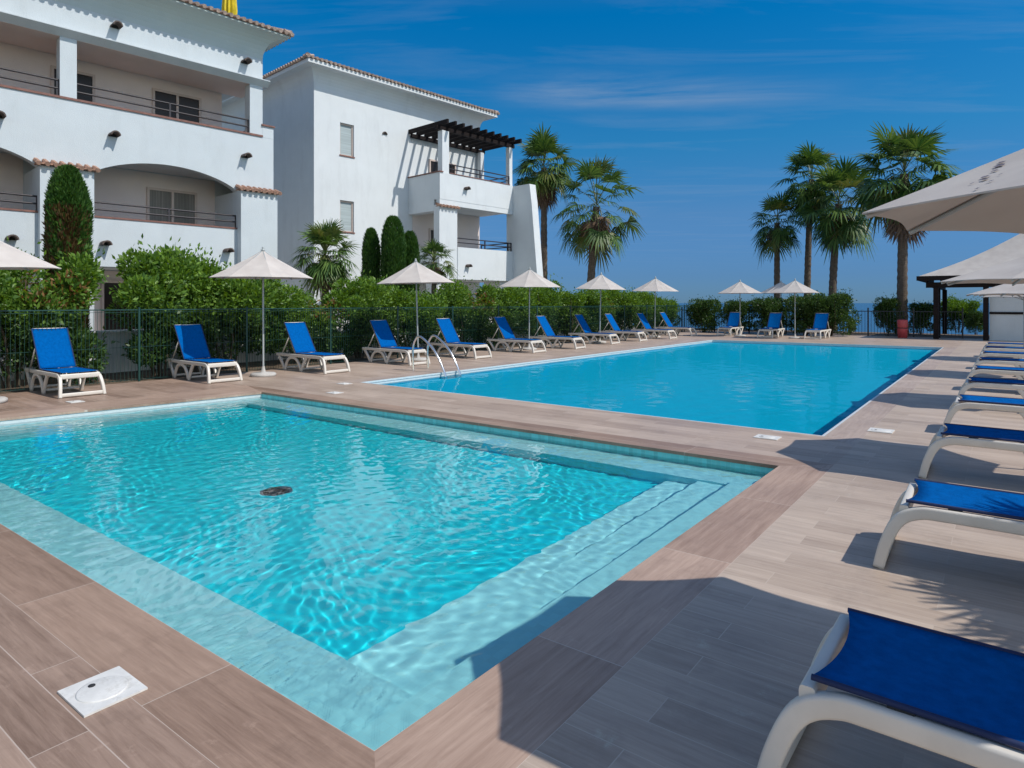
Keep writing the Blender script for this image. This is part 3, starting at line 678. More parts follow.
hl=['bushy green hedge shrub at the left picture edge','hedge shrub with reddish new leaves behind the leftmost lounger','tall rounded hedge shrub behind the second lounger, right of the wall gap','hedge shrub just left of the large white parasol',
 'green hedge shrub below the fan palm by the white wall','green hedge shrub behind the lounger left of the ladder','green hedge shrub behind the lounger at the pool ladder','green hedge shrub below the small fan palm',
 'green hedge shrub below the pergola balcony','green hedge shrub beside the parasol below the fin wall','green hedge shrub at the foot of the tall slender palm','green hedge shrub left of the loose crowned palm trunk',
 'green hedge shrub right of the loose crowned palm trunk','green hedge shrub behind the smallest parasol of the row','last green hedge shrub before the far corner']
first=set()
for i,((u,n,s,v),l) in enumerate(zip(hsh,hl)):
    o=variants[v] if v not in first else copy_tree(variants[v]); first.add(v)
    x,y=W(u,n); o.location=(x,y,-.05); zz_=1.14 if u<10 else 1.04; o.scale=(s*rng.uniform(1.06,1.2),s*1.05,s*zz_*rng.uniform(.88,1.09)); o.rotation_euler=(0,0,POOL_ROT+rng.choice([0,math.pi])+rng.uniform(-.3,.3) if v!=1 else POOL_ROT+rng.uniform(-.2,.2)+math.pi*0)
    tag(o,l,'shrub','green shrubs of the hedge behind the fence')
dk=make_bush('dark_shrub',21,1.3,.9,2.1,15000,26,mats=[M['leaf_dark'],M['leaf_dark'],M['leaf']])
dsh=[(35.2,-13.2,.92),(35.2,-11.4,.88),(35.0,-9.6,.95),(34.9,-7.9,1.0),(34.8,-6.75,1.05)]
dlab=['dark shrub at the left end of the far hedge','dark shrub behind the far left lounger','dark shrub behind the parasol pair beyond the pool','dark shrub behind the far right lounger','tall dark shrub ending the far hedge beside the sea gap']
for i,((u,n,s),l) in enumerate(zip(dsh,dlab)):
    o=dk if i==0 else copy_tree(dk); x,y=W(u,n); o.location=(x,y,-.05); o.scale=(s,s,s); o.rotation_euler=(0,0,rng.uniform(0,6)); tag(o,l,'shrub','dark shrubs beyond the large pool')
small=[(888,33.5,.62,.95,dk,'dark shrub round the foot of the tallest right palm'),(921,34.5,.66,.82,dk,'dark shrub left of the pavilion posts'),(958,37.5,.85,.85,variants[0],'lighter green shrub seen through the pavilion'),(976,34.5,.42,.6,dk,'small dark shrub beside the white bar wall'),(851,34.5,.25,.35,variants[2],'low green plant in the gap before the sea')]
for px,d,s,sz,src,l in small:
    o=copy_tree(src); x,y=at(px,d); o.location=(x,y,-.05); o.scale=(s,s,sz); o.rotation_euler=(0,0,rng.uniform(0,6)); tag(o,l,'shrub','shrubs along the sea side fence')

def fan_leaf(verts,faces,mis,base,dirn,L_pet,Rf,rng,mi,droop,nseg=20,spread=R(210)):
    d=np.array(dirn)/np.linalg.norm(dirn); up=np.array([0,0,1.0])
    side=np.cross(d,up); ns=np.linalg.norm(side)
    side=side/ns if ns>1e-3 else np.array([1.0,0,0]); nrm=np.cross(side,d)
    # petiole, bending down
    p0=np.array(base); p1=p0+d*L_pet*.55; p2=p0+d*L_pet+np.array([0,0,-droop*L_pet*.25])
    dd=(p2-p1)/np.linalg.norm(p2-p1)
    w=.022
    o=len(verts)
    for p in (p0,p1,p2): verts.extend([p-side*w,p+side*w])
    faces.append((o,o+1,o+3,o+2)); faces.append((o+2,o+3,o+5,o+4)); mis.extend([3,3])
    nrm=np.cross(side,dd); tilt=rng.uniform(-.35,.35); s2=side*math.cos(tilt)+nrm*math.sin(tilt); n2=np.cross(s2,dd)
    for k in range(nseg):
        a=-spread/2+spread*k/(nseg-1)+rng.uniform(-.03,.03)
        e=dd*math.cos(a)+s2*math.sin(a); Ls=Rf*(.70+.30*math.cos(a*.7))*rng.uniform(.78,1.10)
        cr=np.cross(n2,e); wd=Rf*.043
        mid=p2+e*Ls*.55+n2*(.10*Rf*abs(math.sin(a)))+np.array([0,0,-droop*.06*Ls])
        tip=p2+e*Ls*.97+np.array([0,0,-(.04+droop*.58)*Ls*(.35+.65*rng.random())])
        o=len(verts)
        verts.extend([p2-cr*.008,p2+cr*.008,mid+cr*wd,mid-cr*wd,tip+cr*.006,tip-cr*.006])
        faces.append((o,o+1,o+2,o+3)); faces.append((o+3,o+2,o+4,o+5)); mis.extend([mi,mi])
def make_palm(name,loc,ztop,crown_r,nf,seed,trunk_r,label,skirt=.35,low=-55,pet=.52,lean=(0,0),yellow=.12,skirtfrac=.2,squash=1.0,group=None):
    rng=random.Random(seed); root=empty(name,(loc[0],loc[1],-.05))
    m=MB(); path=[];rs=[]; nseg=max(8,int(ztop*5))
    for i in range(nseg+1):
        t=i/nseg; path.append((lean[0]*t*t,lean[1]*t*t,(ztop-.10*crown_r)*t)); rs.append(trunk_r*(1.25-.25*min(1,t*5))*(1-.22*t)*(1+.07*((i%2)*2-1)*.7+rng.uniform(-.04,.04)))
    m.tube(path,rs,12); m.build('trunk',M['bark'],root)
    verts=[];faces=[];mis=[]
    top=np.array([lean[0],lean[1],ztop])
    for k in range(nf):
        f=(k+.5)/nf; el=R(86)+(R(low)-R(86))*(f**.85); az=k*2.39996+rng.uniform(-.3,.3)
        d=(math.cos(el)*math.cos(az),math.cos(el)*math.sin(az),math.sin(el)*squash)
        b=top+np.array([0,0,.02-.50*f])*crown_r*.35
        s=rng.uniform(.78,1.16); el+=rng.uniform(-.16,.16); d=(math.cos(el)*math.cos(az),math.cos(el)*math.sin(az),math.sin(el)*squash)
        mi=0 if rng.random()>yellow else 1
        if f>.9 and rng.random()<.5: mi=1
        fan_leaf(verts,faces,mis,b,d,crown_r*pet*s,crown_r*(1-pet)*1.08*s,rng,mi,.15+.75*f)
    V=np.array(verts); me=np_mesh('crown',V,np.array(faces),[M['palm_leaf'],M['palm_yellow'],M['palm_dry'],M['petiole']],mis); link('crown',me,root)
    if skirt>0:
        verts=[];faces=[];mis=[]
        for k in range(int(nf*skirtfrac*2.2)):
            el=R(rng.uniform(-88,-58)); az=rng.uniform(0,6.28); d=(math.cos(el)*math.cos(az),math.cos(el)*math.sin(az),math.sin(el))
            b=top+np.array([trunk_r*.8*math.cos(az),trunk_r*.8*math.sin(az),-rng.uniform(.2,1.1)*crown_r*skirt])
            fan_leaf(verts,faces,mis,b,d,crown_r*.22,crown_r*.40,rng,2,.6,12,R(150))
        me=np_mesh('dry_skirt',np.array(verts),np.array(faces),[M['palm_leaf'],M['palm_yellow'],M['palm_dry'],M['petiole']],mis); link('dry_skirt',me,root)
    tag(root,label,'palm tree',group); return root
GP='tall fan palms by the sea'
make_palm('palm_tree',at(544,38),9.7,2.2,50,1,.215,'tall slender palm right beside the fin wall of the pergola building',.6,low=-40,group=GP)
make_palm('palm_tree',at(590,36),7.2,2.75,46,2,.235,'palm with a loose drooping crown behind the hedge, mid picture',.3,low=-62,pet=.62,lean=(.35,0),group=GP)
make_palm('palm_tree',at(777,43),7.1,1.95,36,3,.21,'shortest palm of the right group, leftmost of the four',.25,low=-55,group=GP)
make_palm('palm_tree',at(807,42),9.8,2.35,50,4,.215,'palm with a tall narrow crown, second of the right group',.5,low=-75,lean=(.3,0),squash=1.2,group=GP)
make_palm('palm_tree',at(832,39),7.8,2.7,48,5,.235,'dense palm overlapping its taller neighbour, third of the right group',.4,low=-70,lean=(.4,0),group=GP)
make_palm('palm_tree',at(902,33.2),8.45,2.7,50,6,.25,'thick trunked palm standing alone beside the beige parasol',.75,low=-45,lean=(.12,0),skirtfrac=.5,group=GP)
make_palm('fan_palm',at(325,21.0),3.3,1.12,52,7,.15,'low fan palm before the white wall with brown lower leaves',.5,low=-60,yellow=.15,skirtfrac=.5)
make_palm('fan_palm',at(434,23.5),3.2,.88,26,8,.11,'small fan palm before the pergola building',.2,low=-45)
make_palm('fan_palm',W(4.98,2.25),2.15,1.05,26,9,.13,'fan palm at the head of the right loungers throwing a leafy shadow',.0,low=-35)

def cypress(loc,h,r,n,seed,label,brown=0.):
    rng=np.random.RandomState(seed); root=empty('cypress_tree',(loc[0],loc[1],-.05))
    t=rng.rand(n)**.85; th=rng.rand(n)*2*math.pi
    prof=np.where(t>.74,np.sqrt(np.clip(1-((t-.74)/.26)**2,0,1)),.86+.14*np.minimum(1,t/.5))
    lump=1+.06*np.sin(th*3+t*9)+.05*np.sin(th*5-t*17)
    rr=r*prof*lump*(.80+.22*rng.rand(n))
    P=np.stack([rr*np.cos(th),rr*np.sin(th),h*(.04+.95*t)],1)
    D=np.stack([np.cos(th)*.45,np.sin(th)*.45,np.full(n,1.1)],1)+rng.normal(size=(n,3))*.28
    sc=.7+.6*rng.rand(n); V,Fq=leaf_quads(P,D,.125*sc,.017*sc,rng)
    mi=np.zeros(n,int)
    if brown>0:
        ang=np.cos(th-R(-75)); mi[((t<.80)&(ang>.15)&(np.sin(th*4+t*8)+rng.normal(size=n)*.7>-.5))|((t<.33)&(rng.rand(n)<.75))]=1
        mi[rng.rand(n)<.18]=0
    link('crown',np_mesh('crown',V,Fq,[M['cypress'],M['cypress_brown']],mi),root)
    m=MB(); m.tube([(0,0,0),(0,0,h*.5),(0,0,h*.93)],[.09,.06,.02],8); m.build('trunk',M['stem'],root)
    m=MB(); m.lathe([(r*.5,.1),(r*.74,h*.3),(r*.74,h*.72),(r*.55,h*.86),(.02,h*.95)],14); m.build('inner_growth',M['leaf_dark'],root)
    tag(root,label,'cypress tree'); return root
cypress(at(68,15.0),4.74,.40,30000,31,'tall columnar cypress with brown lower part before the left building',.9)
cypress(at(371,24.5),4.40,.30,12000,32,'slim columnar cypress, leftmost of three before the pergola building')
cypress(at(393,24.2),4.82,.41,16000,33,'tallest columnar cypress, middle one of three before the pergola building')
cypress(at(410,25.0),4.35,.32,12000,34,'columnar cypress partly behind a parasol, rightmost of three')

# ------------------------------------------------------------------ fences, garden wall
root=empty('mesh_fence',(*W(0,-14.25),-.05),POOL_ROT)
FX0,FX1,st=-1.0,35.0,2.4; m=MB()
k=0; x=FX0; pm=None; qm=None
while x<FX1:
    if qm is None:
        m=MB(); m.tube([(0,0,0),(0,0,1.56)],.026,8); qm=m.build('post',M['fence'],root); qm.location=(x,0,0)
        m=MB()
        for j in range(1,34): m.box(j*st/34-.0025,j*st/34+.0025,-.003,.003,.06,1.5)
        for zz in (.08,.75,1.46): m.box(.03,st-.03,.004,.010,zz-.004,zz+.004)
        m.box(.03,st-.03,-.012,.012,1.50,1.522)
        pm=m.build('panel',M['fence'],root); pm.location=(x,0,0)
    else:
        c=qm.copy(); COL.objects.link(c); c.location=(x,0,0)
        c=pm.copy(); COL.objects.link(c); c.location=(x,0,0)
    x+=st
tag(root,'green wire mesh fence with posts between deck and hedge','fence')
root=empty('sea_fence',(*W(36.0,0),-.05),POOL_ROT)
qm=pm=None; y=-1.2
for i in range(8):
    yy=1.5+i*1.9
    if qm is None:
        m=MB(); m.box(-.03,.03,-.03,.03,0,1.42); qm=m.build('post',M['black_fence'],root); qm.location=(0,yy,0)
        m=MB()
        for zz in (.15,1.25): m.box(-.015,.015,.03,1.87,zz-.02,zz+.02)
        for j in range(1,14): m.box(-.008,.008,j*.136-.008,j*.136+.008,.17,1.23)
        pm=m.build('panel',M['black_fence'],root); pm.location=(0,yy,0)
    else:
        c=qm.copy(); COL.objects.link(c); c.location=(0,yy,0); c=pm.copy(); COL.objects.link(c); c.location=(0,yy,0)
tag(root,'dark metal railing fence in front of the sea','fence')
root=empty('garden_wall',(*W(0,-17.0),-.05),POOL_ROT)
m=MB(); m.box(4.6,34,-.1,.1,0,.95); m.build('wall',M['white_wall'],root); m=MB(); m.box(4.55,34.05,-.14,.14,.952,1.0); m.build('coping',M['white_wall'],root)
tag(root,'low white garden wall glimpsed through the hedge stems','wall')
root=empty('bin',(*at(902.5,30.2),0)); m=MB(); m.lathe([(0,.0),(.19,0),(.215,.42),(.215,.43)],20); m.lathe([(0,.84),(.19,.83),(.215,.80),(.205,.48),(.2,.47)],20); m.build('drum',M['red'],root)
m=MB(); m.lathe([(.2,.43),(.2,.47)],20); m.build('band',M['dark_hole'],root); tag(root,'red two tier round bin with dark band at the sea fence','bin')

# ------------------------------------------------------------------ buildings
def bx(mb,s0,s1,t0,t1,z0,z1,mi=0): mb.box(s0,s1,-t1,-t0,z0,z1,mi)      # t = outward from the facade
def cove(mb,s0,s1,tb,z0,z1,out,mi=0,left=False):
    K=8; prof=[(out*(1-math.cos(k/K*math.pi/2)),z0+(z1-z0)*math.sin(k/K*math.pi/2)) for k in range(K+1)]
    rows=[]
    for o,z in prof:
        rows.append([(s0-(o if left else 0),-(-9-tb*0),z) if False else (s0-o,9.0,z),(s0-o,-o,z),(s1+o,-o,z),(s1+o,9.0,z)])
    for i in range(K):
        for j in range(3):
            mb.add([rows[i][j],rows[i][j+1],rows[i+1][j+1],rows[i+1][j]],[(0,1,2,3)],mi)
def tiled_roof(name,s0,s1,out,z0,parent,rise=1.5,depth=9.0):
    """hip roof covered with half round tiles, edge ends visible from below"""
    m=MB(); a0,a1=s0-out-.08,s1+out+.08; f0,f1=-out-.08,depth+out
    cyy=(f0+f1)/2; half=(f1-f0)/2
    m.add([(a0,f0,z0),(a1,f0,z0),(a1,f1,z0),(a0,f1,z0),(a0+half*.9,cyy,z0+rise),(a1-half*.9,cyy,z0+rise)],[(0,1,5,4),(1,2,5),(2,3,4,5),(3,0,4),(3,2,1,0)],0)
    d=half; r=.062
    def row(p,q,inx,iny):
        L_=math.dist(p,q); n=int(L_/.19)
        for i in range(n+1):
            t=i/n; x=p[0]+(q[0]-p[0])*t; y=p[1]+(q[1]-p[1])*t
            run=min(i,n-i)*L_/n*.95; run=min(max(run,.25),d*.98)
            ex,ey=x+inx*run,y+iny*run; ez=z0+rise*run/d
            m.tube([(x-inx*.07,y-iny*.07,z0+.03),(ex,ey,ez+.03)],r,6,0,True,False)
    row((a0,f0),(a1,f0),0,1); row((a0,f0),(a0,f1),1,0); row((a1,f0),(a1,f1),-1,0)
    # hip ridges
    for c,e in (((a0,f0),(a0+half*.9,cyy)),((a1,f0),(a1-half*.9,cyy))):
        m.tube([(c[0],c[1],z0+.07),(e[0],e[1],z0+rise+.08)],.10,8,0,True,False)
    return m.build(name,M['roof_tile'],parent)
def railing(parent,p,q,z0,z1,bars=2,post=1.6,vertical=False):
    m=MB(); P=Vector((p[0],p[1],0)); Q=Vector((q[0],q[1],0)); L_=(Q-P).length; n=max(1,round(L_/post))
    for i in range(n+1):
        c=P.lerp(Q,i/n); m.box(c.x-.022,c.x+.022,c.y-.022,c.y+.022,z0,z1+.015)
    for b in range(bars):
        z=z0+(z1-z0)*(b+1)/bars
        m.tube([(P.x,P.y,z),(Q.x,Q.y,z)],.026,6)
    return m.build('railing',M['dark_metal'],parent)
def window(parent,s0,s1,t,z0,z1,panes=2,glass='glass',name='window',frame='winframe',fw=.07,sill=False):
    m=MB(); y=-t
    m.box(s0,s0+fw,y-.05,y+.03,z0,z1); m.box(s1-fw,s1,y-.05,y+.03,z0,z1); m.box(s0+fw,s1-fw,y-.05,y+.03,z1-fw,z1); m.box(s0+fw,s1-fw,y-.05,y+.03,z0,z0+fw*.8)
    w=(s1-s0-2*fw)/panes
    for k in range(1,panes): x=s0+fw+w*k; m.box(x-.035,x+.035,y-.048,y+.03,z0+fw*.8,z1-fw)
    fo=m.build(name,M[frame],parent)
    m=MB(); m.box(s0+fw,s1-fw,y-.015,y+.02,z0+fw*.8,z1-fw); m.build('pane',M[glass],fo)
    if sill:
        m=MB(); m.box(s0-.04,s1+.04,y-.16,y+.02,z0-.05,z0-.002); m.build('sill',M['red_sill'],fo)
    return fo
def spout(parent,s,t,z,l=.30):
    m=MB(); n=8
    vs=[];fs=[]
    for yy in (0,-l):
        for rr in (.12,.088):
            for k in range(n+1):
                a=math.pi*k/n; vs.append((s+rr*math.cos(a),-t+yy,z+rr*math.sin(a)))
    q=n+1
    for k in range(n):
        fs+= [(k,k+1,2*q+k+1,2*q+k),(q+k+1,q+k,3*q+k,3*q+k+1),(2*q+k,2*q+k+1,3*q+k+1,3*q+k)]
    m.add(vs,fs,0); m.box(s-.085,s+.085,-t-.03,-t+.01,z,z+.08,1)
    return m.build('drain_spout',[M['spout'],M['dark_hole']],parent)
def tile_cap(parent,s0,s1,t,z):
    m=MB(); n=max(3,int((s1-s0)/.17))
    for i in range(n+1):
        x=s0+(s1-s0)*i/n; m.tube([(x,-t-.13,z-.03),(x,-t+.24,z+.10)],.06,6,0,True,False)
    m.box(s0-.03,s1+.03,-t-.08,-t+.24,z-.035,z+.0)
    return m.build('tile_cap',M['terracotta'],parent)

# --- left building: arcaded loggias
P0=(-7.60,20.90)
b1=empty('apartment_building',(P0[0],P0[1],-.05),BLD_ROT); tag(b1,'white three storey apartment building with arched loggias at the left','building')
SL=-16.2
w=MB()
bx(w,SL,-.36,-9,-1.6,0,5.74); bx(w,SL,-.95,-9,-1.6,5.742,9.30); bx(w,-.948,-.36,-9,-1.6,8.602,9.30); bx(w,-.355,-.0,-9,-1.75,0,7.2)                    # body behind the loggias
piers=[(-1.17,0.0),(-6.20,-5.03),(-11.3,-10.1),(SL,-15.1)]
bays=[(-5.03,-1.17),(-10.1,-6.20),(-15.1,-11.3)]
for a,b in piers: bx(w,a,b,-1.6,.26 if a>-2 else .20,0,5.06)
bx(w,-.26,0,-1.75,-.25,5.06,6.86)
for a,b in bays:
    bx(w,a,b,-.20,0.0,2.62,3.90)                                                # lower parapets
    bx(w,a,b,-1.59,-.2,2.60,2.76)                                               # floor slabs
    n=24                                                                        # arch band
    for i in range(n):
        xa=a+(b-a)*i/n; xb=a+(b-a)*(i+1)/n
        za,zb=[5.06+.50*(1-((2*x-a-b)/(b-a))**2)**.8 if abs((2*x-a-b)/(b-a))<1 else 5.06 for x in (xa,xb)]
        w.add([(xa,0,za),(xb,0,zb),(xb,0,6.86),(xa,0,6.86),(xa,.25,za),(xb,.25,zb),(xb,.25,6.86),(xa,.25,6.86)],[(0,1,2,3),(5,4,7,6),(0,4,5,1),(3,2,6,7)])
for a,b in piers: bx(w,a,b,-.25,0,5.063,6.86)
bx(w,-.36,0,-1.7,0.003,6.862,7.22)
bx(w,SL,-.27,-1.59,-.251,5.58,5.74)
for a,b in ((-.77,-.36),(-5.74,-5.37),(-10.9,-10.5),(-16.2,-15.9)): bx(w,a,b,-.34,-.003,6.86,8.45)
bx(w,SL,-.36,-1.59,-.001,8.45,8.60); w.add([(SL,0,8.452),(-.2,0,8.452),(-.2,-.20,8.60),(SL,-.20,8.60),(SL,-.20,8.625),(-.2,-.20,8.625),(SL,0,8.64),(-.2,0,8.64),(-.2,1.6,8.452),(-.2,1.6,8.64)],[(0,1,2,3),(3,2,5,4),(4,5,7,6),(1,8,9,7,5,2)]); bx(w,SL,-.36,-1.59,-.002,8.602,9.30)
w.build('wall',M['cool_wall'],b1)
m=MB(); cove(m,SL,-.36,0,9.30,10.0,.55); m.box(SL-.6,.24,-.60,9.6,10.0,10.05); m.build('cornice',M['soffit'],b1)
tiled_roof('roof',SL,-.36,.55,10.06,b1)
m=MB(); bx(m,SL,-.36,-.20,.03,6.863,6.92); bx(m,-.40,.03,-1.75,.05,7.223,7.27)
for a,b in bays: bx(m,a,b,-.22,.02,3.902,3.95)
m.build('parapet_coping',M['red_sill'],b1)
m=MB(); bx(m,SL,-.96,-1.597,-1.585,6.0,8.44); 
for a,b in bays: bx(m,a+.01,b-.01,-1.597,-1.586,2.78,5.56); bx(m,a+.01,b-.01,-1.597,-1.586,0,2.58)
m.build('loggia_plaster',M['cream_wall'],b1)
m=MB(); bx(m,SL,-.30,-1.58,-.252,5.742,5.752)
for a,b in bays: bx(m,a+.01,b-.01,-1.58,-.21,2.762,2.772)
m.build('loggia_floor',M['terra_floor'],b1)
m=MB(); bx(m,SL,-.3,-1.585,-.003,8.442,8.448); m.build('loggia_ceiling',M['cream_wall'],b1)
railing(b1,(-5.37,.10),(-.77,.10),6.92,7.34,2,1.9); railing(b1,(-10.5,.10),(-5.74,.10),6.92,7.34,2,1.9)
for a,b in bays: railing(b1,(a,.10),(b,.10),3.95,4.32,2,1.9)
for sp_ in ((-.95,0,6.12),(-4.55,0,6.10),(-7.0,0,6.10),(-.95,0,9.02),(-4.5,0,9.02),(-7.2,0,9.0),(-1.5,0,3.18),(-4.75,0,3.18),(-6.75,0,3.18)): spout(b1,*sp_)
tile_cap(b1,-1.19,.03,.27,5.12); tile_cap(b1,-6.25,-4.98,.22,5.12); tile_cap(b1,-11.35,-10.05,.22,5.12)
window(b1,-3.05,-1.62,-1.58,5.76,8.12,2,'glass','sliding_door'); window(b1,-5.6,-4.55,-1.58,5.76,8.12,2,'glass','sliding_door')
window(b1,-3.2,-1.75,-1.58,2.78,5.12,2,'curtain','sliding_door'); window(b1,-8.6,-7.1,-1.58,2.78,5.12,2,'glass','sliding_door'); window(b1,-8.8,-7.3,-1.58,5.76,8.12,2,'curtain','sliding_door')
window(b1,-4.4,-2.4,-1.58,.1,2.3,2,'glass','sliding_door')

# --- second building: plain block with a pergola terrace wing
C2=(P0[0]+3.17*.68-2.97*.733, P0[1]+3.17*.733+2.97*.68)
b2=empty('apartment_building',(C2[0],C2[1],-.05),BLD_ROT); tag(b2,'white apartment block with small windows and a dark timber pergola terrace','building')
w=MB()
xs=[0,1.15,1.80,8.9]; zs=[0,4.50,5.75,7.55,8.84,10.03]
for i in range(3):
    for j in range(5):
        if i==1 and j in (1,3):
            x0,x1,z0,z1=xs[i],xs[i+1],zs[j],zs[j+1]
            w.add([(x0,0,z0),(x1,0,z0),(x1,0,z1),(x0,0,z1),(x0,.22,z0),(x1,.22,z0),(x1,.22,z1),(x0,.22,z1)],[(0,1,5,4),(1,2,6,5),(2,3,7,6),(3,0,4,7)]); continue
        w.quad((xs[i],0,zs[j]),(xs[i+1],0,zs[j]),(xs[i+1],0,zs[j+1]),(xs[i],0,zs[j+1]))
w.quad((0,9,0),(0,0,0),(0,0,10.03),(0,9,10.03)); w.quad((8.9,0,0),(8.9,9,0),(8.9,9,10.03),(8.9,0,10.03)); w.quad((0,9,0),(8.9,9,0),(8.9,9,10.03),(0,9,10.03))
# wing
A,Bq=4.55,9.0
bx(w,A,Bq,1.88,2.10,5.97,7.08); bx(w,A,A+.22,.003,1.88,5.97,7.08)             # terrace parapets
bx(w,A+.22,Bq,.003,1.88,5.83,5.97); bx(w,A,Bq,1.88,2.09,5.75,5.968)
bx(w,A,A+1.0,1.72,2.07,2.66,5.74); bx(w,A,A+.4,.004,1.72,5.5,5.968)
bx(w,A+1.0,Bq,1.88,2.10,2.66,4.03); bx(w,A,A+.22,.003,1.72,2.66,3.98)
bx(w,A+.22,Bq,.003,1.88,2.64,2.80)
bx(w,A+.02,A+1.0,1.2,1.88,0,2.64); bx(w,Bq-.6,Bq,.8,1.88,0,2.64); bx(w,A+1.0,Bq-.6,.003,.2,0,2.62)
bx(w,A+.18,A+.55,1.77,2.05,7.082,8.86); bx(w,Bq-.15,Bq+.05,1.80,2.02,7.082,8.86); bx(w,8.66,8.88,.1,.32,7.082,8.86)
w.build('wall',M['b2_wall'],b2)
m=MB()                                                                          # slanted fin wall
for s0,s1 in ((9.003,9.42),):
    pr_=[(1.7,0),(3.75,0),(3.62,2.5),(3.25,6.2),(3.12,7.05),(1.7,7.05)]
    v=[(s0,-t,z) for t,z in pr_]+[(s1,-t,z) for t,z in pr_]; n=len(pr_)
    m.add(v,[tuple(range(n)),tuple(range(2*n-1,n-1,-1))]+[(i,(i+1)%n,(i+1)%n+n,i+n) for i in range(n)])
m.build('fin_wall',M['b2_wall'],b2)
m=MB(); cove(m,0,8.9,0,10.03,10.72,.55); m.box(-.60,9.5,-.62,9.6,10.64,10.78); m.build('cornice',M['b2_wall'],b2)
tiled_roof('roof',0,8.9,.55,10.79,b2)
for z0,z1 in ((4.50,5.75),(7.55,8.84)): window(b2,1.16,1.79,-.12,z0+.01,z1-.01,1,'shutter','window','winframe',.05)
for z0 in (4.50,7.55):
    m=MB(); m.box(1.12,1.83,-.03,.20,z0-.045,z0+.004); m.build('window_sill',M['red_sill'],b2)
n=11
for i in range(n):
    s=A+.06+i*(Bq-A+.02)/(n-1); m=MB(); m.box(s-.045,s+.045,-2.55,-.002,9.02,9.20); m.build('rafter',M['dark_wood'],b2)
m=MB(); m.box(A-.1,Bq+.2,-2.03,-1.88,8.865,9.018); m.box(A+.1,Bq+.1,-.17,-.03,8.865,9.018); m.build('pergola_beam',M['dark_wood'],b2)
m=MB(); bx(m,A-.04,A+.24,.01,1.86,7.084,7.13); bx(m,A-.04,A+.17,1.86,2.14,7.084,7.13); bx(m,A+.56,Bq-.2,1.86,2.12,7.084,7.12); m.build('parapet_coping',M['red_sill'],b2)
tile_cap(b2,A+.02,A+.98,2.09,5.70)
railing(b2,(A+.56,-2.0),(Bq-.16,-2.0),7.12,7.50,2,2.0); railing(b2,(A+1.02,-2.0),(Bq-.02,-2.0),4.05,4.42,2,2.2); railing(b2,(8.92,-.1),(8.92,-1.85),4.05,4.42,2,2); railing(b2,(8.92,-.1),(8.92,-1.85),7.12,7.5,2,2)
spout(b2,6.0,2.10,6.52,.22); spout(b2,6.1,2.10,3.2,.22); spout(b2,3.3,0,8.75,.06)
window(b2,5.7,7.3,.03,2.82,5.0,2,'glass','sliding_door'); window(b2,5.7,7.3,.03,5.99,8.1,2,'glass','sliding_door')
m=MB(); bx(m,A+.23,8.88,.004,.016,2.81,5.82); m.build('loggia_plaster',M['cream_wall'],b2)
# folded yellow parasol on the roof of the left building
root=empty('folded_parasol',(*at(229.5,21.3),10.35)); m=MB(); m.tube([(0,0,-.2),(0,0,2.4)],.025,8); m.build('pole',M['pole'],root)
m=MB(); prof=[(.06,2.35),(.11,1.9),(.17,1.2),(.20,.75),(.17,.35),(.10,.32)]; n_=24
vs_=[(r*(1+.22*((k%2)*2-1))*math.cos(2*math.pi*k/n_),r*(1+.22*((k%2)*2-1))*math.sin(2*math.pi*k/n_),z) for r,z in prof for k in range(n_)]
m.add(vs_,[(i*n_+k,i*n_+(k+1)%n_,(i+1)*n_+(k+1)%n_,(i+1)*n_+k) for i in range(len(prof)-1) for k in range(n_)]); m.build('canopy',M['yellow'],root)
tag(root,'folded yellow parasol standing on the roof of the left building','parasol')

# --- bar pavilion at the far right
root=empty('bar_pavilion',(*W(34.5,0),0),POOL_ROT); tag(root,'beach bar pavilion with pale pyramid roof, dark timber posts and white wall','pavilion')
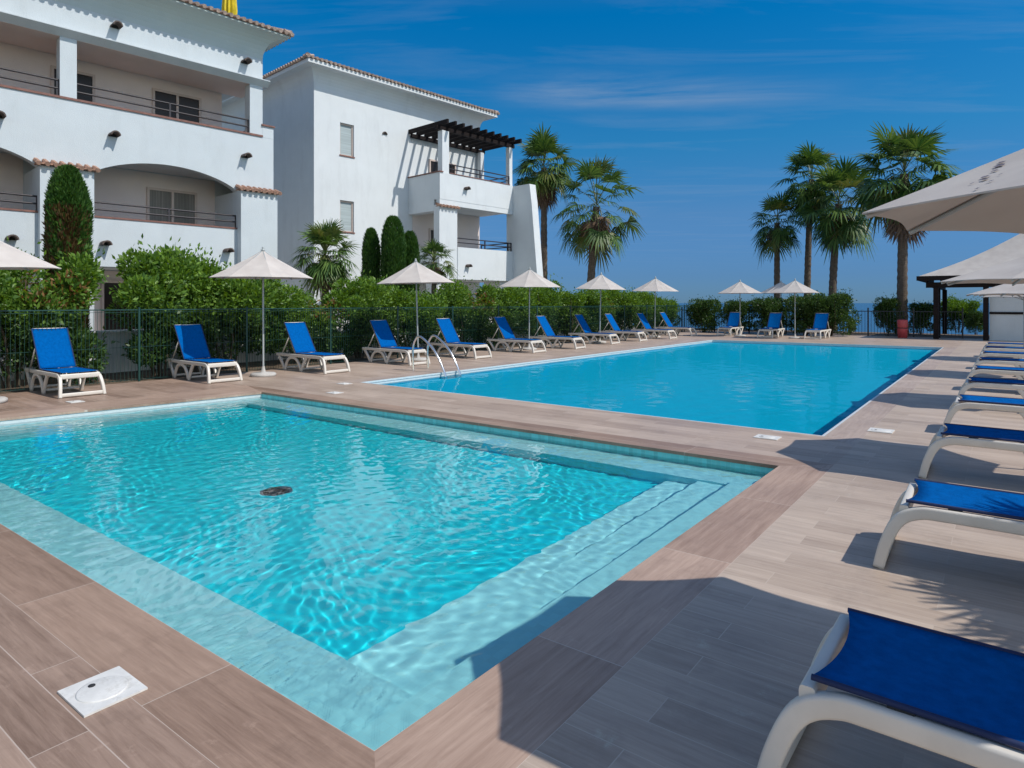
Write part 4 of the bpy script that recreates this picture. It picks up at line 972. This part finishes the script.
# local x = u beyond 34.5, y = -n
e0,e1,d0,d1=-5.0,3.05,-.15,6.6
m=MB(); c=((d0+d1)/2,(e0+e1)/2)
z0,za=2.80,5.0
base_=[(d0,e0),(d0,e1),(d1,e1),(d1,e0)]
for i in range(4):
    p,q=base_[i],base_[(i+1)%4]; K=10
    for k in range(K):
        t0,t1=k/K,(k+1)/K
        def pt(b,t): return (b[0]+(c[0]-b[0])*t,b[1]+(c[1]-b[1])*t,z0+(za-z0)*t-.18*math.sin(math.pi*t))
        m.quad(pt(p,t0),pt(p,t1),pt(q,t1),pt(q,t0))
m.quad(*[(x,y,z0-.01) for x,y in base_[::-1]])
m.build('roof',M['canopy'],root)
m=MB(); m.box(d0-.08,d0+.10,e0,e1+.08,2.60,2.795); m.box(d0+.10,d1,e1-.1,e1+.06,2.60,2.795); m.box(.12,.30,e0,e1-.25,2.28,2.52); m.box(.3,d1-.3,2.42,2.6,2.28,2.52)
for i in range(14): m.box(d0-.02,d0+.5,e0+.2+i*.58,e0+.28+i*.58,2.522,2.598)
m.build('eave_beam',M['dark_wood'],root)
for (x,y) in ((.2,2.42),(1.6,2.45),(.2,.62),(6.0,2.45)):
    m=MB(); m.box(x-.10,x+.10,y-.10,y+.10,0,2.279); m.build('post',M['dark_wood'],root)
m=MB(); m.box(.26,.45,-5.0,.5,0,1.12); m.box(.28,.43,-5.0,.5,1.22,2.1); m.build('wall',M['cool_wall'],root)
m=MB(); m.box(.22,.5,-5.0,.505,1.122,1.218); m.build('counter',M['dark_wood'],root)

# worn print on the nearest parasol's canopy: small patches lying on the cloth
def mark(ang_t):
    m=MB(); rr=random.Random(8)
    for (a0,t0,sz) in ang_t:
        pts=[]
        for k in range(9):
            th=2*math.pi*k/9; r_=sz*(.35+.95*rr.random()); pts.append(canopy_point(PA,a0+math.degrees(r_*math.cos(th)/(1.04*t0)),t0+r_*math.sin(th)*.8))
        cpt=canopy_point(PA,a0,t0)
        m.add([cpt]+pts,[(0,1+k,1+(k+1)%9) for k in range(9)])
    can=[c for c in children(PA) if c.name.startswith('canopy')][0]
    return m.build('print',M['canopy_mark'],can)
MARKS=[(74.5,.965,.014),(72.5,.88,.017),(66.5,.83,.023),(63.5,.79,.021),(60.5,.725,.014),(56,.67,.021),(53,.635,.018),(69,.80,.011),(58,.70,.010),(65,.86,.012)]
mark(MARKS)
